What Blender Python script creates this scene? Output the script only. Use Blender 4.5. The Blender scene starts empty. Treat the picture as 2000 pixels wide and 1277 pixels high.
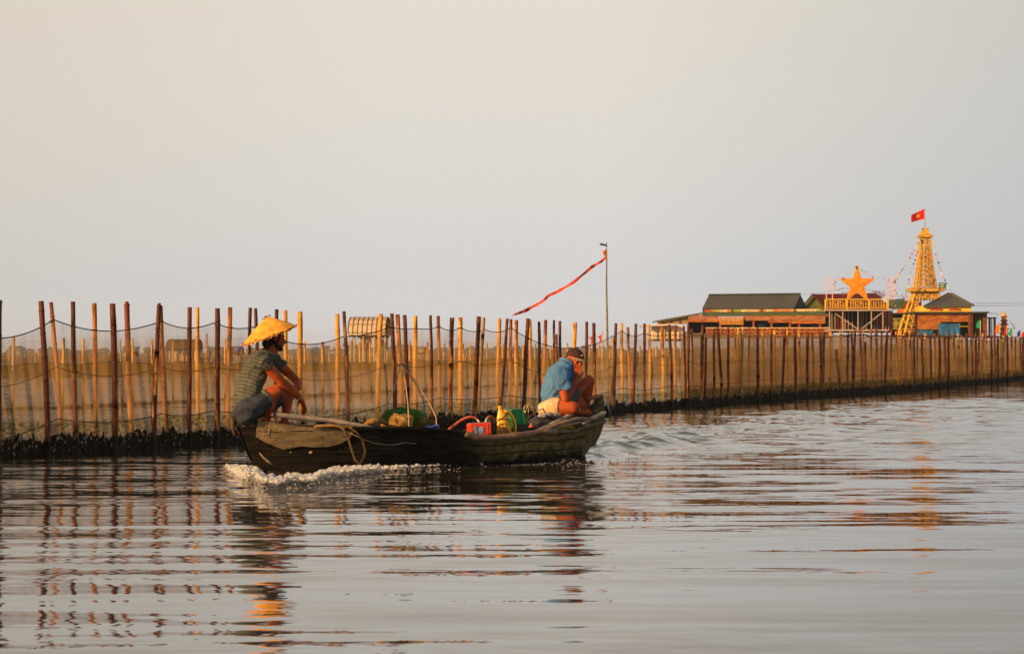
import bpy, math, random
import numpy as np
from mathutils import Vector, Matrix, noise as mnoise
R = math.radians
random.seed(7)
# ---------------------------------------------------------------- camera, light, sky
sc = bpy.context.scene
F = 4444.0; CH = 1.1; HY = 690.0              # focal length in photo pixels, camera height, horizon row
cam = bpy.data.cameras.new('camera'); camo = bpy.data.objects.new('camera', cam)
sc.collection.objects.link(camo); sc.camera = camo
cam.lens = 80; cam.sensor_width = 36; cam.clip_start = .1; cam.clip_end = 8000
camo.location = (0, 0, CH); camo.rotation_euler = (R(90) + math.atan((HY - 638.5) / F), 0, 0)
cam.dof.use_dof = True; cam.dof.focus_distance = 22; cam.dof.aperture_fstop = 9.0
sc.view_settings.view_transform = 'Standard'; sc.view_settings.look = 'None'
sc.view_settings.exposure = .50; sc.view_settings.gamma = 1
sc.cycles.transparent_max_bounces = 24; sc.cycles.max_bounces = 8
sc.cycles.use_denoising = True
SUN_AZ, SUN_EL = R(52), R(17)                  # sun stands behind the camera to the left
sv = Vector((-math.sin(SUN_AZ) * math.cos(SUN_EL), -math.cos(SUN_AZ) * math.cos(SUN_EL), math.sin(SUN_EL)))
sun = bpy.data.lights.new('sun', 'SUN'); suno = bpy.data.objects.new('sun', sun)
sc.collection.objects.link(suno); suno.rotation_euler = sv.to_track_quat('Z', 'Y').to_euler()
sun.energy = 5.0; sun.angle = R(1.0); sun.color = (1, .58, .24)
w = bpy.data.worlds.new('World'); sc.world = w; w.use_nodes = True
nt = w.node_tree; N = nt.nodes; N.clear(); LK = nt.links.new
out = N.new('ShaderNodeOutputWorld'); bg = N.new('ShaderNodeBackground'); LK(bg.outputs[0], out.inputs[0])
tc = N.new('ShaderNodeTexCoord'); sp = N.new('ShaderNodeSeparateXYZ'); LK(tc.outputs['Generated'], sp.inputs[0])
rp = N.new('ShaderNodeValToRGB'); LK(sp.outputs[2], rp.inputs[0])
el = rp.color_ramp.elements
el[0].position = 0.0; el[0].color = (.56, .555, .56, 1)
el[1].position = 1.0; el[1].color = (.15, .16, .19, 1)
for p, c in ((.03, (.515, .512, .51, 1)), (.065, (.545, .525, .50, 1)), (.11, (.572, .538, .49, 1)), (.155, (.59, .54, .475, 1)), (.27, (.60, .56, .52, 1)), (.46, (.28, .275, .27, 1))):
    e = el.new(p); e.color = c
rx = N.new('ShaderNodeMapRange'); LK(sp.outputs[0], rx.inputs[0])
rx.inputs[1].default_value = .04; rx.inputs[2].default_value = .26; rx.inputs[3].default_value = 0; rx.inputs[4].default_value = 1
mxs = N.new('ShaderNodeMix'); mxs.data_type = 'RGBA'; mxs.blend_type = 'MULTIPLY'
LK(rx.outputs[0], mxs.inputs[0]); LK(rp.outputs[0], mxs.inputs[6]); mxs.inputs[7].default_value = (.74, .78, .83, 1)
rl = N.new('ShaderNodeMapRange'); LK(sp.outputs[0], rl.inputs[0])
rl.inputs[1].default_value = -.05; rl.inputs[2].default_value = -.26; rl.inputs[3].default_value = 0; rl.inputs[4].default_value = 1
mxl = N.new('ShaderNodeMix'); mxl.data_type = 'RGBA'; mxl.blend_type = 'MULTIPLY'
LK(rl.outputs[0], mxl.inputs[0]); LK(mxs.outputs[2], mxl.inputs[6]); mxl.inputs[7].default_value = (.90, .88, .84, 1)
sky = N.new('ShaderNodeTexSky'); sky.sky_type = 'NISHITA'; sky.sun_disc = False
sky.sun_elevation = SUN_EL; sky.sun_rotation = math.pi + SUN_AZ; sky.dust_density = 6
sk = N.new('ShaderNodeMix'); sk.data_type = 'RGBA'; sk.blend_type = 'ADD'; sk.inputs[0].default_value = .006
LK(mxl.outputs[2], sk.inputs[6]); LK(sky.outputs[0], sk.inputs[7])
LK(sk.outputs[2], bg.inputs[0]); bg.inputs[1].default_value = .925

# ---------------------------------------------------------------- helpers
def W(px, py, Y): return Vector(((px - 1000) / F * Y, Y, CH - (py - HY) / F * Y))
def G(px, py): return W(px, py, CH * F / (py - HY))
TH = R(36); CT, ST = math.cos(TH), math.sin(TH); OX, OY = -.81, 22.29
def T(X, Y, Z): return Vector((OX + CT * X - ST * Y, OY + ST * X + CT * Y, Z))   # boat frame -> world
def L(px, py, ly=0.0):                                                         # a point of the boat's lengthwise plane
    dx = (px - 1000) / F; t = (ly - ST * OX + CT * OY) / (CT - ST * dx)
    return Vector((dx * t, t, CH - (py - HY) / F * t))
def lerp(a, b, t): return a + (b - a) * t
def interp(tab, x):
    if x <= tab[0][0]: return tab[0][1]
    for (a, b), (c, d) in zip(tab, tab[1:]):
        if x <= c: return b + (d - b) * (x - a) / (c - a)
    return tab[-1][1]

class MB:
    def __init__(s): s.v = []; s.f = []
    def add(s, vs, fs):
        n = len(s.v); s.v += [Vector(v) for v in vs]; s.f += [tuple(i + n for i in f) for f in fs]; return s
    def box(s, c, d, rot=None):
        h = [x / 2 for x in d]; M = rot or Matrix.Identity(3)
        vs = [Vector(c) + M @ Vector((a * h[0], b * h[1], e * h[2])) for a in (-1, 1) for b in (-1, 1) for e in (-1, 1)]
        return s.add(vs, [(0, 1, 3, 2), (4, 6, 7, 5), (0, 4, 5, 1), (2, 3, 7, 6), (0, 2, 6, 4), (1, 5, 7, 3)])
    def rect(s, x0, y0, x1, y1, Y, d):          # box given by its front outline at distance Y
        a = W(x0, y1, Y); b = W(x1, y0, Y)
        return s.box(((a.x + b.x) / 2, Y + d / 2, (a.z + b.z) / 2), (abs(b.x - a.x), d, abs(b.z - a.z)))
    def bar(s, a, b, wd, dp=None):
        a, b = Vector(a), Vector(b); t = (b - a); ln = t.length; q = t.to_track_quat('Z', 'Y').to_matrix()
        return s.box((a + b) / 2, (wd, dp or wd, ln), q)
    def tube(s, pts, rad, seg=8, side=None, ratio=1.0, round_ends=False):
        pts = [Vector(p) for p in pts]; n = len(pts)
        if not isinstance(rad, (list, tuple)): rad = [rad] * n
        rad = list(rad)
        if not isinstance(ratio, (list, tuple)): ratio = [ratio] * n
        ratio = list(ratio)
        if round_ends:
            t0 = (pts[0] - pts[1]).normalized(); t1 = (pts[-1] - pts[-2]).normalized(); r0, r1 = rad[0], rad[-1]
            hd = [(pts[0] + t0 * r0 * math.sin(a), r0 * math.cos(a)) for a in (1.35, .95, .5)]
            tl = [(pts[-1] + t1 * r1 * math.sin(a), r1 * math.cos(a)) for a in (.5, .95, 1.35)]
            pts = [p for p, _ in hd] + pts + [p for p, _ in tl]; rad = [r for _, r in hd] + rad + [r for _, r in tl]
            ratio = [ratio[0]] * 3 + ratio + [ratio[-1]] * 3; n = len(pts)
        vs = []; fs = []; u = None
        for i in range(n):
            t = (pts[min(i + 1, n - 1)] - pts[max(i - 1, 0)])
            t = t.normalized() if t.length > 1e-9 else Vector((0, 0, 1))
            if side is not None: u = (Vector(side) - t * t.dot(Vector(side)))
            elif u is None: u = t.orthogonal()
            else: u = u - t * t.dot(u)
            u.normalize(); v = t.cross(u)
            for k in range(seg):
                a = 2 * math.pi * k / seg
                vs.append(pts[i] + u * (math.cos(a) * rad[i] * ratio[i]) + v * (math.sin(a) * rad[i]))
        for i in range(n - 1):
            for k in range(seg):
                k2 = (k + 1) % seg; fs.append((i * seg + k, i * seg + k2, (i + 1) * seg + k2, (i + 1) * seg + k))
        fs.append(tuple(range(seg - 1, -1, -1))); fs.append(tuple((n - 1) * seg + k for k in range(seg)))
        return s.add(vs, fs)
    def ell(s, c, r, rot=None, nu=12, nv=8):
        M = rot or Matrix.Identity(3); vs = []; fs = []
        r = (r, r, r) if not isinstance(r, (tuple, list)) else r
        for j in range(1, nv):
            p = math.pi * j / nv
            for i in range(nu):
                a = 2 * math.pi * i / nu
                vs.append(Vector(c) + M @ Vector((r[0] * math.sin(p) * math.cos(a), r[1] * math.sin(p) * math.sin(a), r[2] * math.cos(p))))
        t = len(vs); vs += [Vector(c) + M @ Vector((0, 0, r[2])), Vector(c) + M @ Vector((0, 0, -r[2]))]
        for j in range(nv - 2):
            for i in range(nu):
                i2 = (i + 1) % nu; fs.append((j * nu + i, (j + 1) * nu + i, (j + 1) * nu + i2, j * nu + i2))
        for i in range(nu):
            i2 = (i + 1) % nu; fs.append((t, i, i2)); fs.append((t + 1, (nv - 2) * nu + i2, (nv - 2) * nu + i))
        return s.add(vs, fs)
    def prism(s, poly, d):                      # poly: 3D points, d: extrusion vector
        n = len(poly); poly = [Vector(p) for p in poly]; d = Vector(d)
        return s.add(poly + [p + d for p in poly], [tuple(range(n)), tuple(range(2 * n - 1, n - 1, -1))] +
                     [(i, i + n, (i + 1) % n + n, (i + 1) % n) for i in range(n)])
    def build(s, name, m, parent=None, smooth=True, remesh=0, rs=4, disp=None, normals=True):
        me = bpy.data.meshes.new(name); off = Vector(parent['_loc']) if parent else Vector()
        me.from_pydata([tuple(v - off) for v in s.v], [], s.f); me.update()
        if normals:
            import bmesh
            b = bmesh.new(); b.from_mesh(me); bmesh.ops.recalc_face_normals(b, faces=b.faces); b.to_mesh(me); b.free()
        if remesh:
            t = bpy.data.objects.new('tmp', me); sc.collection.objects.link(t)
            q = t.modifiers.new('r', 'REMESH'); q.mode = 'VOXEL'; q.voxel_size = remesh
            if rs:
                q = t.modifiers.new('s', 'SMOOTH'); q.iterations = rs; q.factor = .5
            m2 = bpy.data.meshes.new_from_object(t.evaluated_get(bpy.context.evaluated_depsgraph_get()))
            bpy.data.objects.remove(t); me = m2; me.name = name; me.materials.clear()
        if disp:
            n = len(me.vertices); me.update()
            for v, nn in zip(me.vertices, [x.vector.copy() for x in me.vertex_normals]): v.co = v.co + nn * disp(v.co + off, nn)
            me.update()
        if smooth:
            me.polygons.foreach_set('use_smooth', [True] * len(me.polygons))
        if m: me.materials.append(m)
        o = bpy.data.objects.new(name, me); sc.collection.objects.link(o)
        if parent: o.parent = parent
        o['_loc'] = tuple(off)
        return o

def tag(o, label=None, cat=None, group=None, kind=None):
    if label: o['label'] = label
    if cat: o['category'] = cat
    if group: o['group'] = group
    if kind: o['kind'] = kind
    return o
def thing(name, loc, label, cat, group=None):
    o = bpy.data.objects.new(name, None); sc.collection.objects.link(o); o.location = loc; o['_loc'] = tuple(loc)
    o.empty_display_size = .1
    return tag(o, label, cat, group)

# ---------------------------------------------------------------- materials
MC = {}
class NG:
    def __init__(s, name):
        s.m = bpy.data.materials.new(name); s.m.use_nodes = True; s.t = s.m.node_tree; s.t.nodes.clear()
        s.o = s.n('OutputMaterial')
    def n(s, t, **k):
        x = s.t.nodes.new('ShaderNode' + t)
        for a, b in k.items(): setattr(x, a, b)
        return x
    def l(s, a, b): s.t.links.new(a, b)
    def val(s, sock, v):
        if isinstance(v, bpy.types.NodeSocket): s.l(v, sock)
        else: sock.default_value = v if not (isinstance(v, tuple) and len(v) == 3 and sock.type == 'RGBA') else (*v, 1)
    def math(s, op, a, b=0.0, c=None, clamp=False):
        x = s.n('Math', operation=op, use_clamp=clamp); s.val(x.inputs[0], a); s.val(x.inputs[1], b)
        if c is not None: s.val(x.inputs[2], c)
        return x.outputs[0]
    def rng(s, v, a, b, c=0.0, d=1.0, smooth=True):
        x = s.n('MapRange', interpolation_type='SMOOTHSTEP' if smooth else 'LINEAR'); s.val(x.inputs[0], v)
        for i, q in enumerate((a, b, c, d)): x.inputs[i + 1].default_value = q
        return x.outputs[0]
    def mix(s, f, a, b, mode='MIX'):
        x = s.n('Mix', data_type='RGBA', blend_type=mode); s.val(x.inputs[0], f); s.val(x.inputs[6], a); s.val(x.inputs[7], b)
        return x.outputs[2]
    def noise(s, vec, scale, det=3.0, rough=.6, col=False):
        x = s.n('TexNoise'); s.l(vec, x.inputs['Vector']); x.inputs['Scale'].default_value = scale
        x.inputs['Detail'].default_value = det; x.inputs['Roughness'].default_value = rough
        return x.outputs['Color' if col else 'Fac']
    def vscale(s, vec, sx, sy, sz, rot=None, loc=None):
        x = s.n('Mapping'); s.l(vec, x.inputs[0]); x.inputs['Scale'].default_value = (sx, sy, sz)
        if rot: x.inputs['Rotation'].default_value = rot
        if loc: x.inputs['Location'].default_value = loc
        return x.outputs[0]
    def pos(s): return s.n('NewGeometry').outputs['Position']
    def objc(s): return s.n('TexCoord').outputs['Object']
    def xyz(s, v):
        x = s.n('SeparateXYZ'); s.l(v, x.inputs[0]); return x.outputs
    def bump(s, h, dist, strength=1.0):
        x = s.n('Bump'); s.l(h, x.inputs['Height']); x.inputs['Distance'].default_value = dist; x.inputs['Strength'].default_value = strength
        return x.outputs[0]
    def pbr(s, col, rough=.7, nrm=None, **k):
        x = s.n('BsdfPrincipled'); s.val(x.inputs['Base Color'], col); s.val(x.inputs['Roughness'], rough)
        if nrm is not None: s.l(nrm, x.inputs['Normal'])
        for a, b in k.items(): s.val(x.inputs[a.replace('_', ' ')], b)
        return x.outputs[0]
    def done(s, sh): s.l(sh, s.o.inputs[0]); return s.m

def M(name, c1, c2=None, rough=.7, scale=6, stretch=(1, 1, 1), bump=.004, c3=None, lo=.35, hi=.65, spec=.3, trans=0, metal=0):
    if name in MC: return MC[name]
    g = NG(name); v = g.vscale(g.pos(), *stretch); f = g.noise(v, scale, 4, .65)
    c2 = c2 or tuple(x * .6 for x in c1)
    col = g.mix(g.rng(f, lo, hi), c2, c1)
    if c3: col = g.mix(g.rng(g.noise(v, scale * 3.7, 3), .56, .68), col, c3)
    fine = g.noise(v, scale * 8, 2)
    nr = g.bump(g.math('ADD', f, g.math('MULTIPLY', fine, .3)), bump) if bump else None
    sh = g.pbr(col, rough, nr, **{'Specular_IOR_Level': spec, 'Metallic': metal})
    if trans:
        t = g.n('BsdfTranslucent'); g.val(t.inputs[0], col); x = g.n('MixShader'); x.inputs[0].default_value = trans
        g.l(sh, x.inputs[1]); g.l(t.outputs[0], x.inputs[2]); sh = x.outputs[0]
    MC[name] = g.done(sh); return MC[name]

def bamboo(name, a, b, c, thr):
    """pole skin: pale cane a, weathered b, streaks of dark bark c over share thr; slime below the tide mark"""
    g = NG(name); p = g.pos(); oc = g.objc(); rnd = g.n('ObjectInfo').outputs['Random']
    z = g.xyz(p)[2]
    cv = g.n('CombineXYZ'); g.l(rnd, cv.inputs[0]); g.l(g.math('MULTIPLY', rnd, 7.3), cv.inputs[1])
    ad = g.n('VectorMath', operation='MULTIPLY_ADD'); g.l(cv.outputs[0], ad.inputs[0]); ad.inputs[1].default_value = (31, 17, 5); g.l(p, ad.inputs[2])
    v = ad.outputs[0]
    n1 = g.noise(g.vscale(v, 9, 9, 1.1), 1.6, 4, .7); n2 = g.noise(g.vscale(v, 30, 30, 3), 1.5, 3, .7)
    col = g.mix(g.rng(n2, .40, .60), b, a)
    m = g.math('ADD', n1, g.math('MULTIPLY', g.math('SUBTRACT', rnd, .5), .22))
    # bark stays longer towards the top, the submerged part is rubbed pale
    m = g.math('ADD', m, g.math('MULTIPLY', g.math('SUBTRACT', z, .75), .17))
    col = g.mix(g.rng(m, thr - .05, thr + .05), col, c)
    col = g.mix(g.rng(n2, .62, .75), col, g.mix(.5, col, (.03, .012, .005)))
    tide = g.math('ADD', z, g.math('MULTIPLY', g.math('SUBTRACT', n2, .5), .25))
    col = g.mix(g.rng(tide, .10, .26), (.012, .009, .006), col)
    hv = g.n('HueSaturation'); g.l(col, hv.inputs['Color']); g.l(g.rng(rnd, 0, 1, .75, 1.2, False), hv.inputs['Value'])
    return g.done(g.pbr(hv.outputs[0], .62, g.bump(n2, .004), Specular_IOR_Level=.3))
B_YEL = bamboo('bamboo_yellow', (.78, .38, .04), (.55, .22, .025), (.20, .045, .010), .68)
B_ORG = bamboo('bamboo_orange', (.58, .22, .025), (.40, .115, .015), (.15, .03, .008), .57)
B_DRK = bamboo('bamboo_dark', (.46, .165, .028), (.25, .070, .014), (.095, .025, .008), .44)
B_MOT = bamboo('bamboo_mottled', (.66, .29, .03), (.30, .07, .012), (.07, .015, .006), .50)
B_PAL = bamboo('bamboo_pale', (.42, .27, .12), (.33, .19, .07), (.2, .09, .03), .72)
BK = dict(y=B_YEL, o=B_ORG, d=B_DRK, m=B_MOT, p=B_PAL)

def net_mat(name, ztop, cov_top, cov_mid, algae, dark, col, olive=None):
    g = NG(name); p = g.pos(); z = g.xyz(p)[2]
    n1 = g.noise(g.vscale(p, 1.2, .5, 2.2), 1.3, 4, .65); n2 = g.noise(g.vscale(p, 14, 6, 20), 1.5, 3, .7)
    fold = g.noise(g.vscale(p, 5, 1.5, .35), 2.0, 3, .6)
    zz = g.math('ADD', z, g.math('MULTIPLY', g.math('SUBTRACT', n1, .5), .16))
    cov = g.rng(zz, ztop * .45, ztop, cov_mid, cov_top, False)
    if olive: cov = g.math('ADD', cov, g.math('MULTIPLY', g.rng(zz, olive - .03, olive + .05), .42))
    band = g.noise(g.vscale(p, .25, .12, 7), 1.0, 3, .6)
    cov = g.math('ADD', cov, g.math('MULTIPLY', g.math('SUBTRACT', fold, .5), .22)); cov = g.math('ADD', cov, g.math('MULTIPLY', g.math('SUBTRACT', band, .5), .45))
    dt = g.n('VectorMath', operation='DOT_PRODUCT'); g.l(p, dt.inputs[0]); dt.inputs[1].default_value = (.36, .93, 0)
    wz = g.math('ADD', z, g.math('MULTIPLY', n2, .012))
    def wire(sg):
        f = g.math('FRACT', g.math('DIVIDE', g.math('ADD', dt.outputs['Value'], g.math('MULTIPLY', wz, sg)), .045)); return g.rng(g.math('ABSOLUTE', g.math('SUBTRACT', f, .5)), .05, .16, 1, 0)
    weave = g.math('MAXIMUM', wire(1.0), wire(-1.0)); cov = g.math('ADD', g.math('MULTIPLY', cov, .80), g.math('MULTIPLY', g.math('MULTIPLY', weave, cov), .45))
    c = g.mix(g.rng(n1, .35, .65), tuple(x * .75 for x in col), col); c = g.mix(g.math('MULTIPLY', weave, .5), c, tuple(x * .45 for x in col))
    if olive: c = g.mix(g.rng(zz, olive - .03, olive + .05), c, (.24, .13, .018))
    al = g.rng(zz, algae[0], algae[1], 1, 0)
    cov = g.math('MAXIMUM', cov, g.math('MULTIPLY', al, .86)); c = g.mix(al, c, g.mix(g.rng(n2, .35, .65), (.045, .038, .010), (.26, .21, .085)))
    dk = g.rng(zz, dark[0], dark[1], 1, 0)
    cov = g.math('MAXIMUM', cov, dk, clamp=True); c = g.mix(dk, c, (.012, .009, .006))
    cov = g.math('MINIMUM', cov, 1.0)
    d = g.n('BsdfDiffuse'); g.l(c, d.inputs[0]); tl = g.n('BsdfTranslucent'); g.l(c, tl.inputs[0])
    a = g.n('MixShader'); a.inputs[0].default_value = .62; g.l(d.outputs[0], a.inputs[1]); g.l(tl.outputs[0], a.inputs[2])
    t = g.n('BsdfTransparent'); x = g.n('MixShader'); g.l(cov, x.inputs[0]); g.l(t.outputs[0], x.inputs[1]); g.l(a.outputs[0], x.inputs[2])
    return g.done(x.outputs[0])

def water_mat():
    g = NG('lagoon_water'); p = g.pos(); X, Y, Z = g.xyz(p)
    def slope(sx, sy, sc_, amp, det=2.0, rough=.5, mod=None):
        c = g.noise(g.vscale(p, sx, sy, 1, rot=(0, 0, R(-3))), sc_, det, rough, col=True)
        s = g.n('VectorMath', operation='SUBTRACT'); g.l(c, s.inputs[0]); s.inputs[1].default_value = (.5, .5, .5)
        q = g.n('VectorMath', operation='MULTIPLY'); g.l(s.outputs[0], q.inputs[0])
        q.inputs[1].default_value = (amp[0], amp[1], 0); r = q.outputs[0]
        if mod is not None:
            k = g.n('VectorMath', operation='SCALE'); g.l(r, k.inputs[0]); g.val(k.inputs['Scale'], mod); r = k.outputs[0]
        return r
    def add(a, b):
        s = g.n('VectorMath', operation='ADD'); g.l(a, s.inputs[0]); g.l(b, s.inputs[1]); return s.outputs[0]
    patch = g.rng(g.noise(g.vscale(p, .10, .55, 1), 1.0, 2, .5), .38, .62, .35, 1.25)
    chop = g.math('MULTIPLY', g.math('MULTIPLY', patch, g.rng(Y, 13, 19.5, 1, 2.3)), g.rng(X, .8, 3.2, 1, .5))
    rough_area = g.math('MULTIPLY', g.rng(Y, 23.8, 25.6), g.rng(g.math('SUBTRACT', X, g.math('MULTIPLY', Y, .012)), 0, .9))
    s = slope(.42, 1.0, 1.1, (.05, .13), 2.0, .5, g.rng(Y, 8, 17, .85, 1))
    s = add(s, slope(.8, 3.2, 1.1, (.15, .11), 2.0, .55, chop))
    s = add(s, slope(2.6, 9, 1.3, (.17, .09), 2.0, .6, chop))
    s = add(s, slope(.9, 1.2, 1.6, (.11, .17), 4.0, .6, rough_area))
    s = add(s, slope(5, 7, 1.6, (.09, .11), 2.0, .65, rough_area))
    gn = g.n('NewGeometry').outputs['Normal']
    nm = g.n('VectorMath', operation='NORMALIZE'); g.l(add(gn, s), nm.inputs[0])
    mud = g.mix(g.rng(g.noise(p, .6, 3), .35, .65), (.020, .019, .014), (.031, .029, .021)); mud = g.mix(rough_area, mud, (.040, .048, .024))
    sh = g.pbr(mud, .03, nm.outputs[0], IOR=1.6, Specular_IOR_Level=.6)
    return g.done(sh)

# ---------------------------------------------------------------- water
rng = np.random.default_rng(3)
def axis(bands):
    o = []
    for a, b, s in bands: o += list(np.arange(a, b, s))
    return np.array(o + [bands[-1][1]])
xs = axis([(-2600, -600, 400), (-600, -60, 60), (-60, -12, 4), (-12, -6, .5), (-6, 12, .05), (12, 16, .4), (16, 60, 4), (60, 600, 60), (600, 2600, 400)])
ys = axis([(-60, 4, 8), (4, 7, .5), (7, 20, .06), (20, 34, .05), (34, 60, .15), (60, 120, 2), (120, 400, 20), (400, 3400, 300)])
XX, YY = np.meshgrid(xs, ys)
ZZ = np.zeros_like(XX)
msk = (XX > -6) & (XX < 12) & (YY > 7) & (YY < 60)
WK = np.array([[.5, 23.0], [.95, 25.5], [2.0, 30.5], [3.6, 35.5], [5.4, 40.5], [11, 56]])   # line of the wake behind the stern
def fbm(x, y, wl, n, seed, ang=None, spread=3.14):
    r = np.random.default_rng(seed); o = np.zeros_like(x)
    for i in range(n):
        a = (ang if ang is not None else 0) + r.uniform(-spread, spread); k = 2 * math.pi / (wl * r.uniform(.55, 1.6))
        o += np.sin(k * (math.cos(a) * x + math.sin(a) * y) + r.uniform(0, 6.28))
    return o / math.sqrt(n)
x_, y_ = XX[msk], YY[msk]
d = np.full(x_.shape, 99.); along = np.zeros_like(d)
acc = 0
for (a, b) in zip(WK, WK[1:]):
    ab = b - a; l = np.hypot(*ab); t = np.clip(((x_ - a[0]) * ab[0] + (y_ - a[1]) * ab[1]) / l / l, 0, 1)
    q = np.hypot(x_ - a[0] - t * ab[0], y_ - a[1] - t * ab[1]); m_ = q < d
    d = np.where(m_, q, d); along = np.where(m_, acc + t * l, along); acc += l
wd = .35 + along * .055
turb = np.exp(-(d / wd) ** 2) * np.exp(-along / 14) * (y_ > 22.8)
z = turb * (.034 * fbm(x_, y_, .75, 10, 5, R(15), .8) + .012 * fbm(x_, y_, .30, 10, 6, R(10), 1.2)) + .075 * np.exp(-((d - .10) / .30) ** 2) * np.exp(-along / 13) * (y_ > 22.8) * (1 + .5 * fbm(x_, y_, .9, 6, 61))
farm = np.clip((y_ - 24) / 2, 0, 1) * np.clip((x_ - .2) / 1, 0, 1)
ridge = np.sin(2 * math.pi * (.937 * (x_ - .8) - .349 * (y_ - 23.3)) / 1.25 + .5 * np.sin(y_ * .4)) * np.exp(-((x_ - .8 - (y_ - 23.3) * .42) / 2.2) ** 2) * np.clip((y_ - 23.4) / 1.2, 0, 1) * np.clip((x_ - .6) / .8, 0, 1)
z += .018 * ridge * (.6 + .4 * np.sin(y_ * .9 + x_)); z += farm * (.012 * fbm(x_, y_, 1.6, 8, 8, R(60), .5) + .005 * fbm(x_, y_, .6, 8, 9, R(70), .8))
# diverging wave off the bow and the low lagoon swell
bx, by = T(-1.9, 0, 0)[:2]
hx, hy = (x_ - bx) * CT + (y_ - by) * ST, -(x_ - bx) * ST + (y_ - by) * CT
z += .022 * np.exp(-((hy + .34 + hx * .12) / .13) ** 2) * np.exp(-hx / 2.6) * (hx > -.1)
z += .0017 * np.clip((y_ - 3) / 10, .7, 1) * fbm(x_, y_, 1.1, 10, 21, R(88), .22) + .0008 * fbm(x_, y_, .32, 12, 22, R(88), .35)
edge = np.minimum.reduce([np.clip((x_ + 6) / 1, 0, 1), np.clip((12 - x_) / 1, 0, 1), np.clip((y_ - 7) / .8, 0, 1), np.clip((60 - y_) / 8, 0, 1)])
ZZ[msk] = z * edge
nx, ny = len(xs), len(ys)
me = bpy.data.meshes.new('water'); me.vertices.add(nx * ny)
me.vertices.foreach_set('co', np.stack([XX, YY, ZZ], -1).astype(np.float32).ravel())
ii = (np.arange(ny - 1)[:, None] * nx + np.arange(nx - 1)[None, :]).ravel()
qd = np.stack([ii, ii + 1, ii + nx + 1, ii + nx], -1)
me.loops.add(qd.size); me.loops.foreach_set('vertex_index', qd.astype(np.int32).ravel())
me.polygons.add(len(qd)); me.polygons.foreach_set('loop_start', np.arange(0, qd.size, 4, dtype=np.int32))
me.polygons.foreach_set('use_smooth', np.ones(len(qd), bool)); me.update(calc_edges=True)
me.materials.append(water_mat()); wo = bpy.data.objects.new('water', me); sc.collection.objects.link(wo); tag(wo, kind='structure')

# ---------------------------------------------------------------- near stake fence
WL = [(-120, 903), (0, 894), (440, 866), (700, 848), (1200, 808), (1560, 779), (1780, 763), (2000, 741), (2080, 733)]
def FY(px): return CH * F / (interp(WL, px) - HY)
def swag(peaks, px):
    for (a, ya, sg), (b, yb, _) in zip(peaks, peaks[1:]):
        if a <= px <= b:
            t = (px - a) / (b - a); return ya + (yb - ya) * t + sg * 4 * t * (1 - t)
    return peaks[-1][1]
TOPN = [(-90, 640, 28), (105, 624, 21), (315, 627, 12), (418, 630, 7), (497, 638, 24), (671, 657, 5), (762, 638, 3), (811, 641, 3), (858, 638, 6),
        (900, 640, 6), (947, 643, 7), (998, 640, 37), (1215, 646, 8), (1258, 650, 5), (1310, 652, 5), (1345, 648, 5)]
MIDN = [(-90, 748, 22), (110, 716, 18), (315, 717, 9), (418, 716, 6), (500, 716, 28), (762, 712, 6), (858, 710, 4), (900, 705, 8), (998, 703, 33), (1215, 706, 9), (1259, 705, 8), (1345, 706, 6)]
LOWN = [(-90, 880, 8), (115, 817, 12), (315, 808, 6), (418, 802, 4), (500, 800, 20), (762, 788, 6), (858, 777, 5), (998, 772, 14), (1215, 758, 6), (1310, 753, 4), (1400, 747, 4)]
rr = random.Random(11)
px = 1372
while px < 2090:
    TOPN.append((px, 652 + (px - 1372) / 628 * 11 + rr.uniform(-1.5, 1.5), rr.uniform(1.5, 4.5))); px += rr.uniform(24, 40)
    
px = 1400
while px < 2090:
    MIDN.append((px, 704 - (px - 1400) / 600 * 6 + rr.uniform(-2, 2), rr.uniform(2, 5)))
    if px > 1400: LOWN.append((px, 745 - (px - 1400) / 600 * 24 + rr.uniform(-1, 1), rr.uniform(1, 3)))
    px += rr.uniform(40, 70)
fence = thing('stake_fence', G(1000, interp(WL, 1000)), 'long near fence of bamboo stakes with brown netting running to the right', 'fence')

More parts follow.
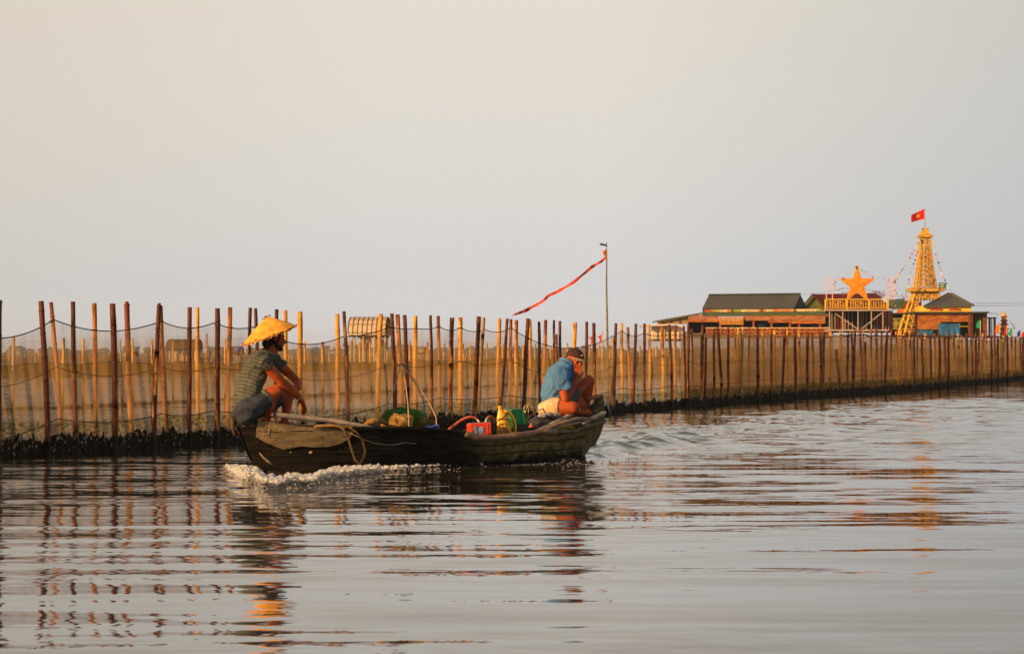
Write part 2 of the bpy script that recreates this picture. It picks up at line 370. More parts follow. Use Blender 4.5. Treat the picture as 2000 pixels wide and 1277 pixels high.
POSTS = []   # top x, top y, foot x, width px, kind
def P(*a): POSTS.append(a)
for t in '''-14,588,-8,12,d;0,586,4,9,d;80,588,90,11,d;99,590,117,8,o;142,589,153,9,d;184,592,187,9,o;220,593,223,12,d;248,594,259,11,o;311,597,303,9,m;313,597,327,9,o;
370,600,369,9,d;385,600,388,8,y;425,602,425,10,m;450,600,447,9,o;489,601,490,7,d;499,602,502,7,d;540,604,540,8,m;557,606,561,8,y;586,608,593,10,y;659,613,658,9,y;672,608,677,7,d;
744,613,740,9,y;765,612,769,8,d;776,614,782,9,o;790,615,796,8,d;811,617,813,9,y;841,616,842,6,d;856,617,858,7,o;883,620,883,9,m;899,620,899,9,y;935,618,926,9,d;945,620,938,7,p;
976,625,975,8,y;991,622,976,6,d;998,623,994,6,o;1008,625,1007,8,y;1031,622,1024,8,d;1035,624,1036,6,y;1053,628,1053,6,d;1066,625,1064,7,o;1082,625,1083,5,d;1087,653,1091,5,d;1093,627,1094,6,d;
1123,630,1123,8,y;1146,628,1145,6,d;1160,631,1164,7,m;1197,660,1181,6,p;1203,631,1200,6,d;1214,631,1215,6,y;1226,639,1236,6,o;1242,632,1236,6,d;1259,632,1260,6,d;1267,634,1267,6,y;
1293,637,1296,7,y;1307,634,1310,6,d;1319,635,1322,6,o;1335,636,1336,5,d;1345,634,1347,6,m;1351,642,1354,4,o;1373,634,1371,7,m;1379,660,1378,5,d;1394,641,1395,5,d;1401,640,1408,6,m;1422,640,1423,5,d;
1436,640,1437,4,y;1442,641,1442,5,y;1451,641,1450,6,p;1464,640,1464,4,o;1479,642,1479,6,d;1489,643,1490,5,y;1506,642,1504,5,d;1513,645,1515,5,y;1533,645,1530,6,d;1537,645,1539,5,y;1552,646,1552,6,d;
1560,646,1564,5,y;1577,648,1577,6,d;1586,648,1587,5,o;1602,650,1602,5,d;1609,649,1608,7,d;1622,648,1622,5,y;1633,682,1640,6,d;1641,650,1643,5,y;1656,652,1655,5,d'''.replace('\n', '').split(';'):
    a = t.split(','); P(float(a[0]), float(a[1]), float(a[2]), float(a[3]), a[4])
px = 1663.0; k = 0
while px < 2075:
    far = (px - 1663) / 400
    tall = 646 + 11 * far + rr.uniform(-4, 4)
    kind = ['y', 'd', 'o', 'd', 'y', 'm'][k % 6] if rr.random() < .8 else rr.choice('dpoy')
    if rr.random() < .06: tall += rr.uniform(20, 36)
    P(px, tall, px + rr.uniform(-3, 3), rr.uniform(4.2, 6.2) - 1.2 * far, kind); k += 1
    px += rr.uniform(7.0, 11.5) - 2.0 * far
P(1961, 655, 1952, 6, 'p')
def post_mb(mb, xt, yt, xb, wpx, front, seed, seg=10, step=.13):
    r = random.Random(seed); Y = FY(xb) + (-.10 if front else .16)
    base = W(xb, interp(WL, xb) - 8, Y); top = W(xt, yt, Y)
    rad = wpx / 2 / F * Y * 1.02
    d_ = (base - top) / max(.05, top.z - base.z); foot = base + d_ * (base.z + .7)
    n = max(8, int((top - foot).length / step)); pts = []; rs = []
    bend = r.uniform(-.03, .03) + (.05 if abs(xt - xb) > 15 else 0); ph = r.uniform(0, .3); nl = r.uniform(.24, .38)
    for i in range(n + 1):
        t = i / n; p = foot.lerp(top, t); s = (top - foot).length * t
        p.x += bend * math.sin(t * math.pi) + .0025 * math.sin(s * 7 + seed); p.y += .01 * math.sin(s * 5 + seed)
        pts.append(p); rs.append(rad * (1.08 - .14 * t) * (1 + .03 * math.sin(s * 13 + seed * 2)))
    P2, R2 = [], []
    ln = (top - foot).length; nodes = [ph + nl * j for j in range(int(ln / nl) + 1)]
    for i, p in enumerate(pts):
        s = ln * i / n; P2.append(p); R2.append(rs[i])
        for q in nodes:
            if s < q < ln * (i + 1) / n and i < n:
                pq = p.lerp(pts[i + 1], (q - s) / (ln / n)); tt = (pts[i + 1] - p).normalized()
                for dd, k_ in ((-.012, 1.0), (-.004, 1.13), (.004, 1.13), (.012, .96)): P2.append(pq + tt * dd); R2.append(rs[i] * k_)
                break
    tt = (P2[-1] - P2[-2]).normalized()       # hollow cut end
    P2 += [P2[-1], P2[-1] - tt * .03]; R2 += [R2[-1] * .72, R2[-1] * .66]
    mb.tube(P2, R2, seg)
order = sorted(range(len(POSTS)), key=lambda i: -POSTS[i][3])
keep = set(order[:98]); rest = {}
for i, (xt, yt, xb, wp, kd) in enumerate(POSTS):
    front = kd in 'dmp'
    if i in keep:
        mb = MB(); post_mb(mb, xt, yt, xb, wp, front, i); mb.build('post', BK[kd], fence)
    else:
        post_mb(rest.setdefault(kd, MB()), xt, yt, xb, wp, front, i, 7, .25)
mb = MB(); me_m = []
for kd in rest: mb.add(rest[kd].v, rest[kd].f); me_m += [kd] * len(rest[kd].f)
o = mb.build('post_row', B_ORG, fence); o['kind'] = 'stuff'; o['label'] = 'thin far stakes at the right end of the fence'
for kd in 'ydomp':
    if kd != 'o': o.data.materials.append(BK[kd])
ix = {'o': 0}; ix.update({kd: n + 1 for n, kd in enumerate([q for q in 'ydomp' if q != 'o'])})
for p_, kd in zip(o.data.polygons, me_m): p_.material_index = ix[kd]

# netting hung between the stakes
cols = np.arange(-90, 2085, 3.0); ROWS = 18; mb = MB(); vs = []; fs = []
rn = np.random.default_rng(5)
for i, px in enumerate(cols):
    Y = FY(px); zt = W(px, swag(TOPN, px), Y).z
    for j in range(ROWS):
        t = j / (ROWS - 1); z = lerp(-.1, zt, t)
        wob = .05 * math.sin(px * .11 + z * 3) * math.sin(px * .031 + 1.3) + .02 * math.sin(px * .31 + z * 7)
        vs.append(Vector(((px - 1000) / F * Y, Y + wob, z)))
for i in range(len(cols) - 1):
    for j in range(ROWS - 1): a = i * ROWS + j; fs.append((a, a + ROWS, a + ROWS + 1, a + 1))
mb.add(vs, fs)
NETM = net_mat('fishing_net', 1.5, .24, .68, (.33, .44), (.14, .2), (.44, .285, .125))
mb.build('net', NETM, fence, normals=False)
# second sheet of net folded over the first where the fence is doubled
mb = MB(); vs = []; fs = []; c2 = np.arange(1330, 2085, 4.0)
for px in c2:
    Y = FY(px) + .45; zt = W(px, swag(TOPN, px) - 3 + 1.5 * math.sin(px * .05), Y).z
    for j in range(8): vs.append(Vector(((px - 1000) / F * Y, Y + .05 * math.sin(px * .2 + j), lerp(-.1, zt, j / 7))))
for i in range(len(c2) - 1):
    for j in range(7): a = i * 8 + j; fs.append((a, a + 8, a + 9, a + 1))
mb.add(vs, fs); mb.build('net', net_mat('fishing_net_double', 1.4, .80, .86, (.32, .44), (.14, .2), (.45, .305, .165)), fence, normals=False)
ROPE = M('dark_rope', (.03, .025, .02), rough=.9, scale=60, bump=0)
ROPEL = M('tan_rope', (.20, .13, .06), rough=.9, scale=60, bump=0)
for tab, rad, m_ in ((TOPN, .0065, ROPE), (MIDN, .004, ROPEL), (LOWN, .0055, ROPE)):
    mb = MB(); pts = []; rds = []
    for px in np.arange(-88, 2080, 4.0):
        Y = FY(px) - .03; pts.append(W(px, swag(tab, px), Y)); rds.append(max(rad, .42 / F * Y))
    mb.tube(pts, rds, 5); mb.build('rope', m_, fence)
TW = M('binding_twine', (.05, .035, .02), (.12, .08, .04), scale=60, bump=.002)
for i in sorted(keep):
    xt, yt, xb, wp, kd = POSTS[i]
    if wp < 6: continue
    for tab in (TOPN, MIDN):
        if random.Random(i * 3 + len(tab)).random() < .45: continue
        Y = FY(xb) + (-.10 if kd in 'dmp' else .16); yb = interp(WL, xb) - 8; yr = swag(tab, xt); f_ = (yr - yt) / (yb - yt); px = lerp(xt, xb, f_)
        c = W(px, yr, Y); rad = wp / 2 / F * Y * 1.12
        MB().tube([c + Vector((math.cos(a) * rad, math.sin(a) * rad, .006 * math.sin(a * 2 + i))) for a in np.linspace(0, 6.28, 11)], .006, 5).build('twine_tie', TW, fence)
# growth of mussels and weed at the water line
def crust(mb, wl, x0, x1, dx, h, seed, yoff=-.05, th=.11, spike=1.0):
    vs = []; fs = []; r = random.Random(seed); k = 0; xs_ = list(np.arange(x0, x1, dx))
    for px in xs_:
        Y = CH * F / (interp(wl, px) - HY) + yoff; X = (px - 1000) / F * Y
        hh = h * (.80 + .5 * (mnoise.noise(Vector((X * 5, Y * 5, seed))) + .55 * mnoise.noise(Vector((X * 23, Y * 9, seed + 4)))))
        hh += spike * (.06 * max(0, r.random() - .62) + (.03 if r.random() < .2 else 0))
        for j, (dy, z) in enumerate(((-th * .3, -.25), (-th * .5, -.02), (-th * .55, .35 * hh), (-th * .35, .75 * hh), (-.015, hh), (.012, hh * .98), (th * .4, .6 * hh), (th * .5, -.25))):
            n_ = mnoise.noise(Vector((X * 18, z * 22, seed + 2))) * .035
            vs.append(Vector((X + r.uniform(-.006, .006), Y + dy + n_, z + (r.uniform(-.008, .008) if 1 < j < 6 else 0))))
    for i in range(len(xs_) - 1):
        for j in range(7): a = i * 8 + j; fs.append((a, a + 8, a + 9, a + 1))
    mb.add(vs, fs)
def crust_mat():
    g = NG('mussel_growth'); p = g.pos()
    n = g.noise(g.vscale(p, 1, .6, .55), 26, 4, .7); n2 = g.noise(g.vscale(p, 1, .6, .5), 9, 3, .6); z = g.xyz(p)[2]
    c = g.mix(g.rng(n, .3, .7), (.006, .005, .004), (.045, .030, .016))
    f = g.math('MULTIPLY', g.rng(g.math('ADD', n, g.math('MULTIPLY', n2, .55)), .95, 1.0), g.rng(z, .03, .09))
    c = g.mix(f, c, (.42, .33, .24))
    return g.done(g.pbr(c, .9, g.bump(n, .02), Specular_IOR_Level=.05))
CR = crust_mat()
mb = MB(); crust(mb, WL, -100, 2085, 2.0, .215, 3); mb.build('mussel_crust', CR, fence, smooth=False, normals=False)
# loose shells along the top of the growth
mb = MB(); r = random.Random(44)
for _ in range(900):
    px = r.uniform(-60, 2000); Y = FY(px) - .09; X = (px - 1000) / F * Y; z = r.choice((r.uniform(.17, .27), r.uniform(.03, .2)))
    s = r.uniform(.004, .011)
    mb.ell((X, Y, z), (s, s * .5, s * r.uniform(.8, 3.0)), Matrix.Rotation(r.uniform(-.5, .5), 3, 'Y'), 6, 4)
o = mb.build('shell_cluster', M('oyster_shell', (.55, .45, .34), (.25, .19, .13), scale=40, bump=.002), fence); o['kind'] = 'stuff'

# ---------------------------------------------------------------- second fence in the middle distance
WL2 = [(-200, 806), (100, 798), (300, 789), (560, 775), (850, 762), (1300, 730), (1700, 715)]
def FY2(px): return CH * F / (interp(WL2, px) - HY)
f2 = thing('net_fence', G(600, 772), 'low olive net fence on thin stakes standing in the lagoon beyond the near fence', 'fence')
mb = MB(); vs = []; fs = []; c2 = np.arange(-200, 1700, 6.0); r = random.Random(5)
def top2(px): return .87 + .05 * abs(math.sin(px * .021)) - .03 + .03 * math.sin(px * .007)
for px in c2:
    Y = FY2(px); zt = top2(px)
    for j in range(8): vs.append(Vector(((px - 1000) / F * Y, Y + .08 * math.sin(px * .13 + j), lerp(-.1, zt, j / 7))))
for i in range(len(c2) - 1):
    for j in range(7): a = i * 8 + j; fs.append((a, a + 8, a + 9, a + 1))
mb.add(vs, fs); mb.build('net', net_mat('olive_net', 1.2, .60, .66, (.02, .10), (.03, .10), (.48, .33, .18), olive=.60), f2, normals=False)
for n_, t in enumerate('27,657,7;125,660,6;163,661,6;235,663,3;259,660,4;297,661,6;338,661,4;404,652,4;440,662,4;536,664,4;596,666,4;630,667,6;686,665,6;702,668,5;722,667,4;752,668,4;800,667,5;835,668,4;868,670,3;905,671,4;918,668,3;951,670,4;982,671,4;1022,673,4;1045,672,3;1075,674,4;1108,670,4;1152,672,4;1170,670,3;1190,674,4;1250,675,4;1282,676,4;1330,676,4;1385,678,3;1430,677,4;1490,678,3;1540,678,4'.split(';')):
    px, py, wp = map(float, t.split(',')); Y = FY2(px) - .05; mb = MB(); r = random.Random(n_ + 90)
    top = W(px, py, Y); ft = Vector((top.x + r.uniform(-.06, .06), Y, -.5)); rad = max(.02, wp / 2 / F * Y)
    mb.tube([ft, ft.lerp(top, .35) + Vector((.01, 0, 0)), ft.lerp(top, .7), top], [rad * 1.1, rad, rad * .97, rad * .85], 7); mb.build('post', B_YEL if n_ % 3 else B_PAL, f2)
mb = MB(); crust(mb, WL2, -200, 1700, 4.0, .055, 8, spike=.2); mb.build('mussel_crust', CR, f2, smooth=False, normals=False)
mb = MB(); mb.tube([Vector(((px - 1000) / F * FY2(px), FY2(px) - .02, top2(px))) for px in c2], .012, 4); mb.build('rope', ROPEL, f2)

# far field of stakes and nets
mb = MB(); mn = MB(); r = random.Random(21)
for Y0, slope, hgt in ((110, .15, 1.15), (150, -.1, 1.35), (205, .2, 1.3), (270, 0, 1.5), (360, .1, 1.8)):
    hw = Y0 * .26; x = -hw
    pts = []
    while x < hw:
        Y = Y0 + slope * x + r.uniform(-1, 1); h_ = hgt * r.uniform(.6, 1.15); rad = r.uniform(.022, .04) * (1 + Y0 / 300)
        mb.tube([(x, Y, -.3), (x + r.uniform(-.1, .1), Y, h_)], [rad, rad * .8], 5); x += r.uniform(.4, 1.5) * (1 + Y0 / 300); pts.append((x, Y))
    vs = []; fs = []
    for i, (a, b) in enumerate(pts): vs += [(a, b, -.1), (a, b, hgt * (.66 + .06 * math.sin(a)))]
    for i in range(len(pts) - 1): fs.append((2 * i, 2 * i + 2, 2 * i + 3, 2 * i + 1))
    mn.add(vs, fs)
tag(mb.build('stakes', B_PAL), 'field of thin brown stakes far out in the lagoon below the tree line', 'stakes', kind='stuff')
tag(mn.build('netting', net_mat('far_net', 2.0, .35, .62, (.0, .02), (.02, .06), (.44, .28, .15)), normals=False), 'brown netting strung through the far field of stakes', 'netting', kind='stuff')

# far tree line, a wood that reads as one mass
mb = MB(); r = random.Random(9); X = -900.0
while X < 1000:
    h_ = r.uniform(4.5, 9) * (1.0 + .7 * mnoise.noise(Vector((X * .009, 3, 1)))) ; Y = 2600 + r.uniform(-60, 60)
    for q in range(5):
        rr_ = r.uniform(1.2, 3.2)
        mb.ell((X + r.uniform(-3, 3), Y + r.uniform(-3, 3), h_ * r.uniform(.25, 1.0)), (rr_ * 1.3, rr_, rr_ * .8), None, 6, 4)
    X += r.uniform(2, 5)
mb.box((50, 2680, .6), (2200, 60, 1.6))
tag(mb.build('treeline', M('far_foliage', (.05, .065, .04), (.03, .04, .025), scale=.4, bump=0), smooth=False), 'distant wooded shore across the lagoon, blue with haze', 'treeline', kind='stuff')

# ---------------------------------------------------------------- stilt huts and flag poles on the lagoon
WOOD = M('weathered_wood', (.30, .17, .07), (.16, .08, .03), scale=5, stretch=(1, 1, 6), bump=.01)
PALE = M('pale_timber', (.62, .44, .26), (.45, .30, .16), scale=5, stretch=(3, 3, .6))
DKW = M('dark_timber', (.05, .03, .018), (.025, .015, .01), scale=6)
def hut(name, label, cat, x0, x1, ytop, yeave, Y, roofm, stilts=4, back=1.9, ribs=0, deck=True, skirt=None, apex=.55, rot=.12):
    t = thing(name, (W((x0 + x1) / 2, HY, Y).x, Y, 0), label, cat)
    zt, ze = W(0, ytop, Y).z, W(0, yeave, Y).z; xa, xb = W(x0, 0, Y).x, W(x1, 0, Y).x; ry = back / 2
    def q(u, a):                          # point of the barrel roof: u along, a = arc 0..pi
        c = math.cos(a); s_ = max(0, math.sin(a)) ** .8
        return Vector((lerp(xa, xb, u) + c * -.10, Y + ry - ry * c + rot * (u - .5), ze + (zt - ze) * s_))
    vs = []; fs = []; na = 14; nu = 13
    for i in range(nu):
        for j in range(na): vs.append(q(i / (nu - 1), math.pi * j / (na - 1)))
    for i in range(nu): 
        for j in range(na): vs.append(vs[i * na + j] * 1.0 + Vector((0, 0, -.04)))
    B = nu * na
    for i in range(nu - 1):
        for j in range(na - 1):
            a = i * na + j; fs.append((a, a + 1, a + na + 1, a + na)); fs.append((B + a, B + a + na, B + a + na + 1, B + a + 1))
    mb = MB().add(vs, fs); mb.build('roof', roofm, t, normals=False)
    if ribs:
        mb = MB()
        for k in range(ribs + 1): mb.tube([q(k / ribs, math.pi * j / 12) + Vector((0, -.015, .015)) for j in range(13)], .018, 5)
        for a in (.05, .5, .95, 1.4): mb.tube([q(u, a) + Vector((0, -.02, .02)) for u in np.linspace(0, 1, 8)], .012, 5)
        mb.build('roof_batten', M('roof_batten', (.20, .12, .05), (.10, .06, .03), scale=9), t)
    if deck:
        MB().box(((xa + xb) / 2, Y + ry, ze - .06), (xb - xa + .1, back, .07)).build('deck', DKW, t, smooth=False)
        MB().box(((xa + xb) / 2, Y + back - .1, (ze + zt) / 2 - .15), (xb - xa - .1, .05, (zt - ze) * .6)).build('back_wall', WOOD, t, smooth=False)
    for k in range(stilts):
        for yy in (.12, back - .15):
            X = lerp(xa + .12, xb - .12, k / (stilts - 1)); MB().tube([(X, Y + yy, -.6), (X + .02, Y + yy, ze - .02)], .05, 7).build('stilt', PALE, t)
    return t
THATCH = M('thatch', (.15, .10, .055), (.08, .05, .03), scale=20, stretch=(1, 1, .4), bump=.03)
MATR = M('woven_roof', (.70, .54, .34), (.50, .36, .20), scale=9, stretch=(1, 1, 1), bump=.01)
h1 = hut('stilt_hut', 'barrel roofed watch hut of pale woven matting on tall white stilts', 'hut', 683, 756, 619, 653, 125, MATR, 4, 2.2, 8)
YH = 125
for (a, b, c, d_) in ((703, 660, 725, 690), (731, 662, 749, 692)):
    mb = MB(); A = W(a, c and b, YH + .3); n = 8
    vs = []; fs = []
    for i in range(n):
        for j in range(6):
            p = W(lerp(a, c, i / 7) + 1.5 * math.sin(j), lerp(b, d_ - 5 * abs(math.cos(i)), j / 5), YH + .35); p.y += .08 * math.sin(i * 2 + j); vs.append(p)
    for i in range(n - 1):
        for j in range(5): q = i * 6 + j; fs.append((q, q + 6, q + 7, q + 1))
    MB().add(vs, fs).build('hanging_net', M('hung_net', (.30, .17, .07), (.2, .11, .05), scale=6, rough=.9), h1, normals=False)
mb = MB().rect(698, 657, 760, 660, YH + .2, .3); mb.build('crossbeam', DKW, h1, smooth=False)
hut('thatched_hut', 'thatched hut on short stilts behind the left end of the near fence', 'hut', 327, 384, 662, 681, 150, THATCH, 5, 2.4, 0, True)
hut('dome_shelter', 'small bright domed shelter just above the far stakes on the left', 'shelter', 243, 262, 686, 696, 190, MATR, 3, 1.6, 3)
hut('dome_shelter', 'tiny brown hut with a blue tarp beside the bow sitter\'s back', 'shelter', 453, 470, 676, 690, 170, THATCH, 3, 1.6, 0)
hut('dome_shelter', 'small glowing yellow domed shelter between the poles right of the barrel hut', 'shelter', 813, 830, 677, 688, 180, MATR, 3, 1.6, 3)
t = thing('tarp', W(465, 683, 169.5), 'small blue tarp slung on the tiny brown hut at far left centre', 'tarp')
mb = MB(); mb.ell(W(466, 682, 169.6), (.30, .12, .20), None, 8, 6); mb.build('sheet', M('blue_sheet', (.08, .13, .42), (.05, .08, .3)), t)

# tall pole with streamer
YP = 62; t = thing('flag_pole', W(1187, HY + 4888 / YP, YP), 'tall thin bamboo pole standing in the lagoon behind the fence', 'pole')
mb = MB(); pts = [W(1188, 800, YP), W(1187, 700, YP), W(1186, 640, YP), W(1184.5, 560, YP), W(1185, 500, YP), W(1184.5, 473, YP)]
mb.tube(pts, [.034, .032, .028, .022, .017, .012], 8); mb.build('shaft', M('old_bamboo', (.22, .17, .08), (.13, .10, .05), scale=6), t)
mb = MB(); mb.tube([W(1174, 477, YP), W(1179, 478, YP), W(1186, 480, YP)], [.035, .025, .02], 6); mb.tube([W(1173.5, 475.5, YP), W(1174, 479, YP)], .03, 6); mb.build('crosspiece', DKW, t)
RED = M('orange_red_cloth', (.80, .10, .02), (.62, .06, .015), scale=5, trans=.35, bump=0)
def ribbon(name, pts, ws, m_, parent, twist=None):
    vs = []; fs = []
    for i, p in enumerate(pts):
        a = (twist[i] if twist else 0); v = Vector((math.sin(a) * .25, math.sin(a), math.cos(a))) * ws[i] / 2
        vs += [p + v, p - v]
    for i in range(len(pts) - 1): fs.append((2 * i, 2 * i + 2, 2 * i + 3, 2 * i + 1))
    n = len(vs); vs2 = [v + Vector((.002, .006, 0)) for v in vs]
    return MB().add(vs + vs2, fs + [tuple(k + n for k in f[::-1]) for f in fs]).build(name, m_, parent, normals=False)
sp_ = [(1184, 503), (1172, 512), (1155, 522), (1140, 535), (1122, 550), (1104, 561), (1088, 570), (1072, 577), (1060, 588), (1050, 594), (1040, 599), (1028, 606), (1014, 611), (1006, 614), (998, 617)]
st = thing('streamer', W(1184, 503, YP), 'long thin orange red streamer blowing left from the tall pole', 'streamer')
pp = []
for i in range(len(sp_) - 1):
    for k in range(4): pp.append(W(lerp(sp_[i][0], sp_[i + 1][0], k / 4), lerp(sp_[i][1], sp_[i + 1][1], k / 4), YP - .3 * math.sin(i * .5)))
ribbon('cloth', pp, [max(.035, .09 * min(1, (len(pp) - i) / 9) * (1 + .15 * math.sin(i * .9))) for i in range(len(pp))], RED, st, [.4 * math.sin(i * .38) for i in range(len(pp))])
fl = thing('pennant', W(1181, 496, YP), 'small orange pennant tied near the top of the tall pole', 'pennant')
MB().prism([W(1176, 488, YP), W(1180, 490, YP - .05), W(1184.5, 487, YP), W(1185, 501, YP), W(1183, 504, YP), W(1178, 496, YP - .03)], (0, .02, 0)).build('cloth', M('orange_cloth', (.85, .27, .03), (.7, .18, .02), trans=.3, bump=0), fl, smooth=False)
for i, (px, py, h_, lab) in enumerate(((1153, 652, 20, 'small orange flag left of the tall pole, half hidden by a fence stake'), (1170, 650, 24, 'small orange flag on a thin stick just left of the tall pole'))):
    t = thing('small_flag', W(px, HY + 60, 80), lab, 'flag', 'small orange flags on sticks beyond the fence')
    MB().tube([W(px + 7, HY + 64, 80), W(px + 6, py - 4, 80)], .022, 6).build('stick', PALE, t)
    MB().prism([W(px + 6, py - 1, 80), W(px + 1, py + 6, 80.1), W(px - 3, py + 7, 80), W(px + 1, py + 10, 80), W(px + 1, py + 22, 80), W(px + 6, py + 14, 80)], (0, .02, 0)).build('cloth', RED, t, smooth=False)

# ---------------------------------------------------------------- the wooden resort on piles at the right
YB = 200.0
OWOOD = M('orange_plank', (.50, .18, .020), (.25, .065, .010), scale=1.4, stretch=(1.2, 1, 5), bump=.03, c3=(.22, .07, .02))
OWOOD2 = M('orange_bamboo_mat', (.55, .26, .05), (.38, .14, .025), scale=2.2, stretch=(4, 1, 1.2), bump=.02)
YWOOD = M('yellow_bamboo', (.60, .36, .035), (.38, .19, .02), scale=2, stretch=(1, 1, 3), bump=.02)
RWOOD = M('red_plank', (.24, .05, .02), (.12, .03, .012), scale=1.5, stretch=(1, 1, 6), bump=.02)
GREY_ROOF = M('olive_metal_roof', (.105, .105, .085), (.085, .086, .072), scale=.5, rough=.55, bump=0)
GREEN = M('green_trim', (.09, .13, .04), (.07, .10, .035), scale=1, bump=0)
DGRN = M('dark_green_gable', (.022, .04, .02), (.016, .03, .015), scale=1, bump=0)
GRNW = M('olive_green_wall', (.14, .17, .03), (.11, .135, .025), scale=1.5, bump=0)
REDR = M('red_metal_roof', (.26, .02, .012), (.18, .015, .01), scale=1, rough=.5, bump=0)
CREAM = M('cream_panel', (.75, .60, .38), (.6, .45, .26), scale=.8, bump=0)
WHITE = M('pink_white_paint', (.46, .36, .30), (.36, .26, .20), scale=3, rough=.5, bump=0)
DARK = M('shade_black', (.012, .012, .012), (.006, .006, .006), scale=1, bump=0)  # near-black colour standing for the shade inside openings
BLUE = M('blue_tarpaulin', (.018, .13, .27), (.012, .08, .18), scale=1.2, bump=.05)
def corrug(mb, A, B, C, D, n, amp):        # A,B ridge ends, D,C eaves: raised seams down the slope
    for i in range(n + 1):
        t = i / n; p, q = A.lerp(B, t), D.lerp(C, t); mb.bar(p + Vector((0, -.02, .03)), q + Vector((0, -.02, .03)), amp)
hall = thing('wooden_hall', W(1480, HY + 4888 / YB, YB), 'long wooden hall on piles with an olive roof and orange plank front', 'building')
# raised main roof
A, B = W(1385, 577, YB + 3), W(1563, 575, YB + 3); D, C = W(1372, 603, YB + .75), W(1551, 601.2, YB + .75)
mb = MB(); mb.prism([A, B, C, D], (0, .03, -.05)); corrug(mb, A, B, C, D, 34, .022); rf = mb.build('roof', GREY_ROOF, hall, smooth=False)
E1, E2 = W(1577, 602, YB + 5.4), W(1372, 606, YB + 5.4)
MB().prism([A, B, E1, E2], (0, .03, -.12)).build('rear_roof', GREY_ROOF, hall, smooth=False)
MB().prism([B + Vector((-.02, 0, -.05)), C + Vector((-.02, 0, 0)), W(1577, 601, YB + 5.2)], (-.1, 0, 0)).build('gable', DGRN, hall, smooth=False)
mb = MB().bar(A + Vector((-.05, 0, .06)), B + Vector((.05, 0, .06)), .14); mb.build('ridge_cap', DGRN, rf, smooth=False)
mb = MB().rect(1374, 603.5, 1618, 609.6, YB + .9, .1); mb.build('clerestory', CREAM, hall, smooth=False)
PC = [M('panel_red', (.6, .08, .02), (.45, .05, .02), bump=0), M('panel_yellow', (.75, .5, .08), (.6, .38, .05), bump=0), M('panel_green', (.30, .42, .08), (.22, .3, .05), bump=0), M('panel_orange', (.7, .24, .03), (.5, .15, .02), bump=0)]
r = random.Random(2); pn = {}
px = 1376
while px < 1616:
    w_ = r.uniform(5, 14); c = r.randrange(5)
    if c < 4: pn.setdefault(c, MB()).rect(px, 604.4 + r.uniform(-.2, .4), px + w_, 608.6, YB + .86, .05)
    px += w_ + r.uniform(0, 3)
for c, mb in pn.items(): mb.build('painted_panel', PC[c], hall, smooth=False)
mb = MB()
for px in (1373, 1429, 1486, 1551): mb.rect(px, 603, px + 1.5, 610, YB + .8, .1)
mb.build('mullion', DKW, hall, smooth=False)
# long lower roof edge
mb = MB(); mb.prism([W(1372, 609.4, YB + .8), W(1622, 607.5, YB + .8), W(1622, 613.6, YB - 1), W(1372, 614.8, YB - 1)], (0, 0, -.08)); mb.build('lower_roof', GREEN, hall, smooth=False)
mb = MB(); mb.prism([W(1281, 626, YB - 1), W(1372, 610, YB - 1), W(1372, 613, YB - 1), W(1281, 629, YB - 1)], (0, 5, 0)); mb.build('side_roof', GREY_ROOF, hall, smooth=False)
mb = MB(); mb.prism([W(1284, 628.5, YB - .6), W(1345, 617, YB - .6), W(1345, 633, YB - .6), W(1284, 633, YB - .6)], (0, .1, 0)); mb.build('side_wall', M('tan_panel', (.36, .22, .08), (.26, .15, .05), scale=1.2), hall, smooth=False)
mb = MB()
for px in (1296, 1310, 1327, 1344): mb.rect(px, 618 + (1344 - px) * .16, px + 1, 633, YB - .72, .06)
mb.build('side_post', DKW, hall, smooth=False)
# fascia of orange planks, each board a little askew
mb = MB(); r = random.Random(6)
rows = [(1344, 1404, 618, 629, 4), (1452, 1546, 615.5, 626, 3), (1546, 1612, 615.5, 632, 4), (1344, 1620, 614.6, 618, 1), (1500, 1546, 626, 630, 1)]
for x0, x1, y0, y1, n in rows:
    for k in range(n):
        ya, yb = lerp(y0, y1, k / n), lerp(y0, y1, (k + 1) / n); x = x0
        while x < x1 - 1:
            xe = min(x1, x + r.uniform(22, 46)); mb.rect(x + .1, ya + .12, xe - .1, yb - .08, YB - .9 - r.uniform(0, .06), .06); x = xe
mb.build('plank_front', OWOOD, hall, smooth=False)
mb = MB()
for k in range(5): mb.rect(1405, 619 + k * 3.05, 1452, 621.7 + k * 3.05, YB - 1.1 - .02 * (k % 2), .06)
mb.build('sign_board', OWOOD2, hall, smooth=False)
MB().rect(1344, 626, 1620, 655, YB + 1.5, .2).build('interior_shade', DARK, hall, smooth=False)  # black sheet painted as the shade behind the hall's open front
for px in (1405, 1448, 1470, 1505, 1541, 1559, 1600): MB().rect(px, 622, px + 3.6, 658, YB - .8, .18).build('column', M('red_post', (.36, .07, .02), (.24, .045, .015), scale=2), hall, smooth=False)
mb = MB()
for x0, x1 in ((1480, 1496), (1397, 1404), (1425, 1436)): mb.rect(x0, 632, x1, 637, YB + 1.2, .1)
mb.build('window', M('window_glass', (.02, .05, .05), (.03, .08, .08), rough=.1, bump=0), hall, smooth=False)
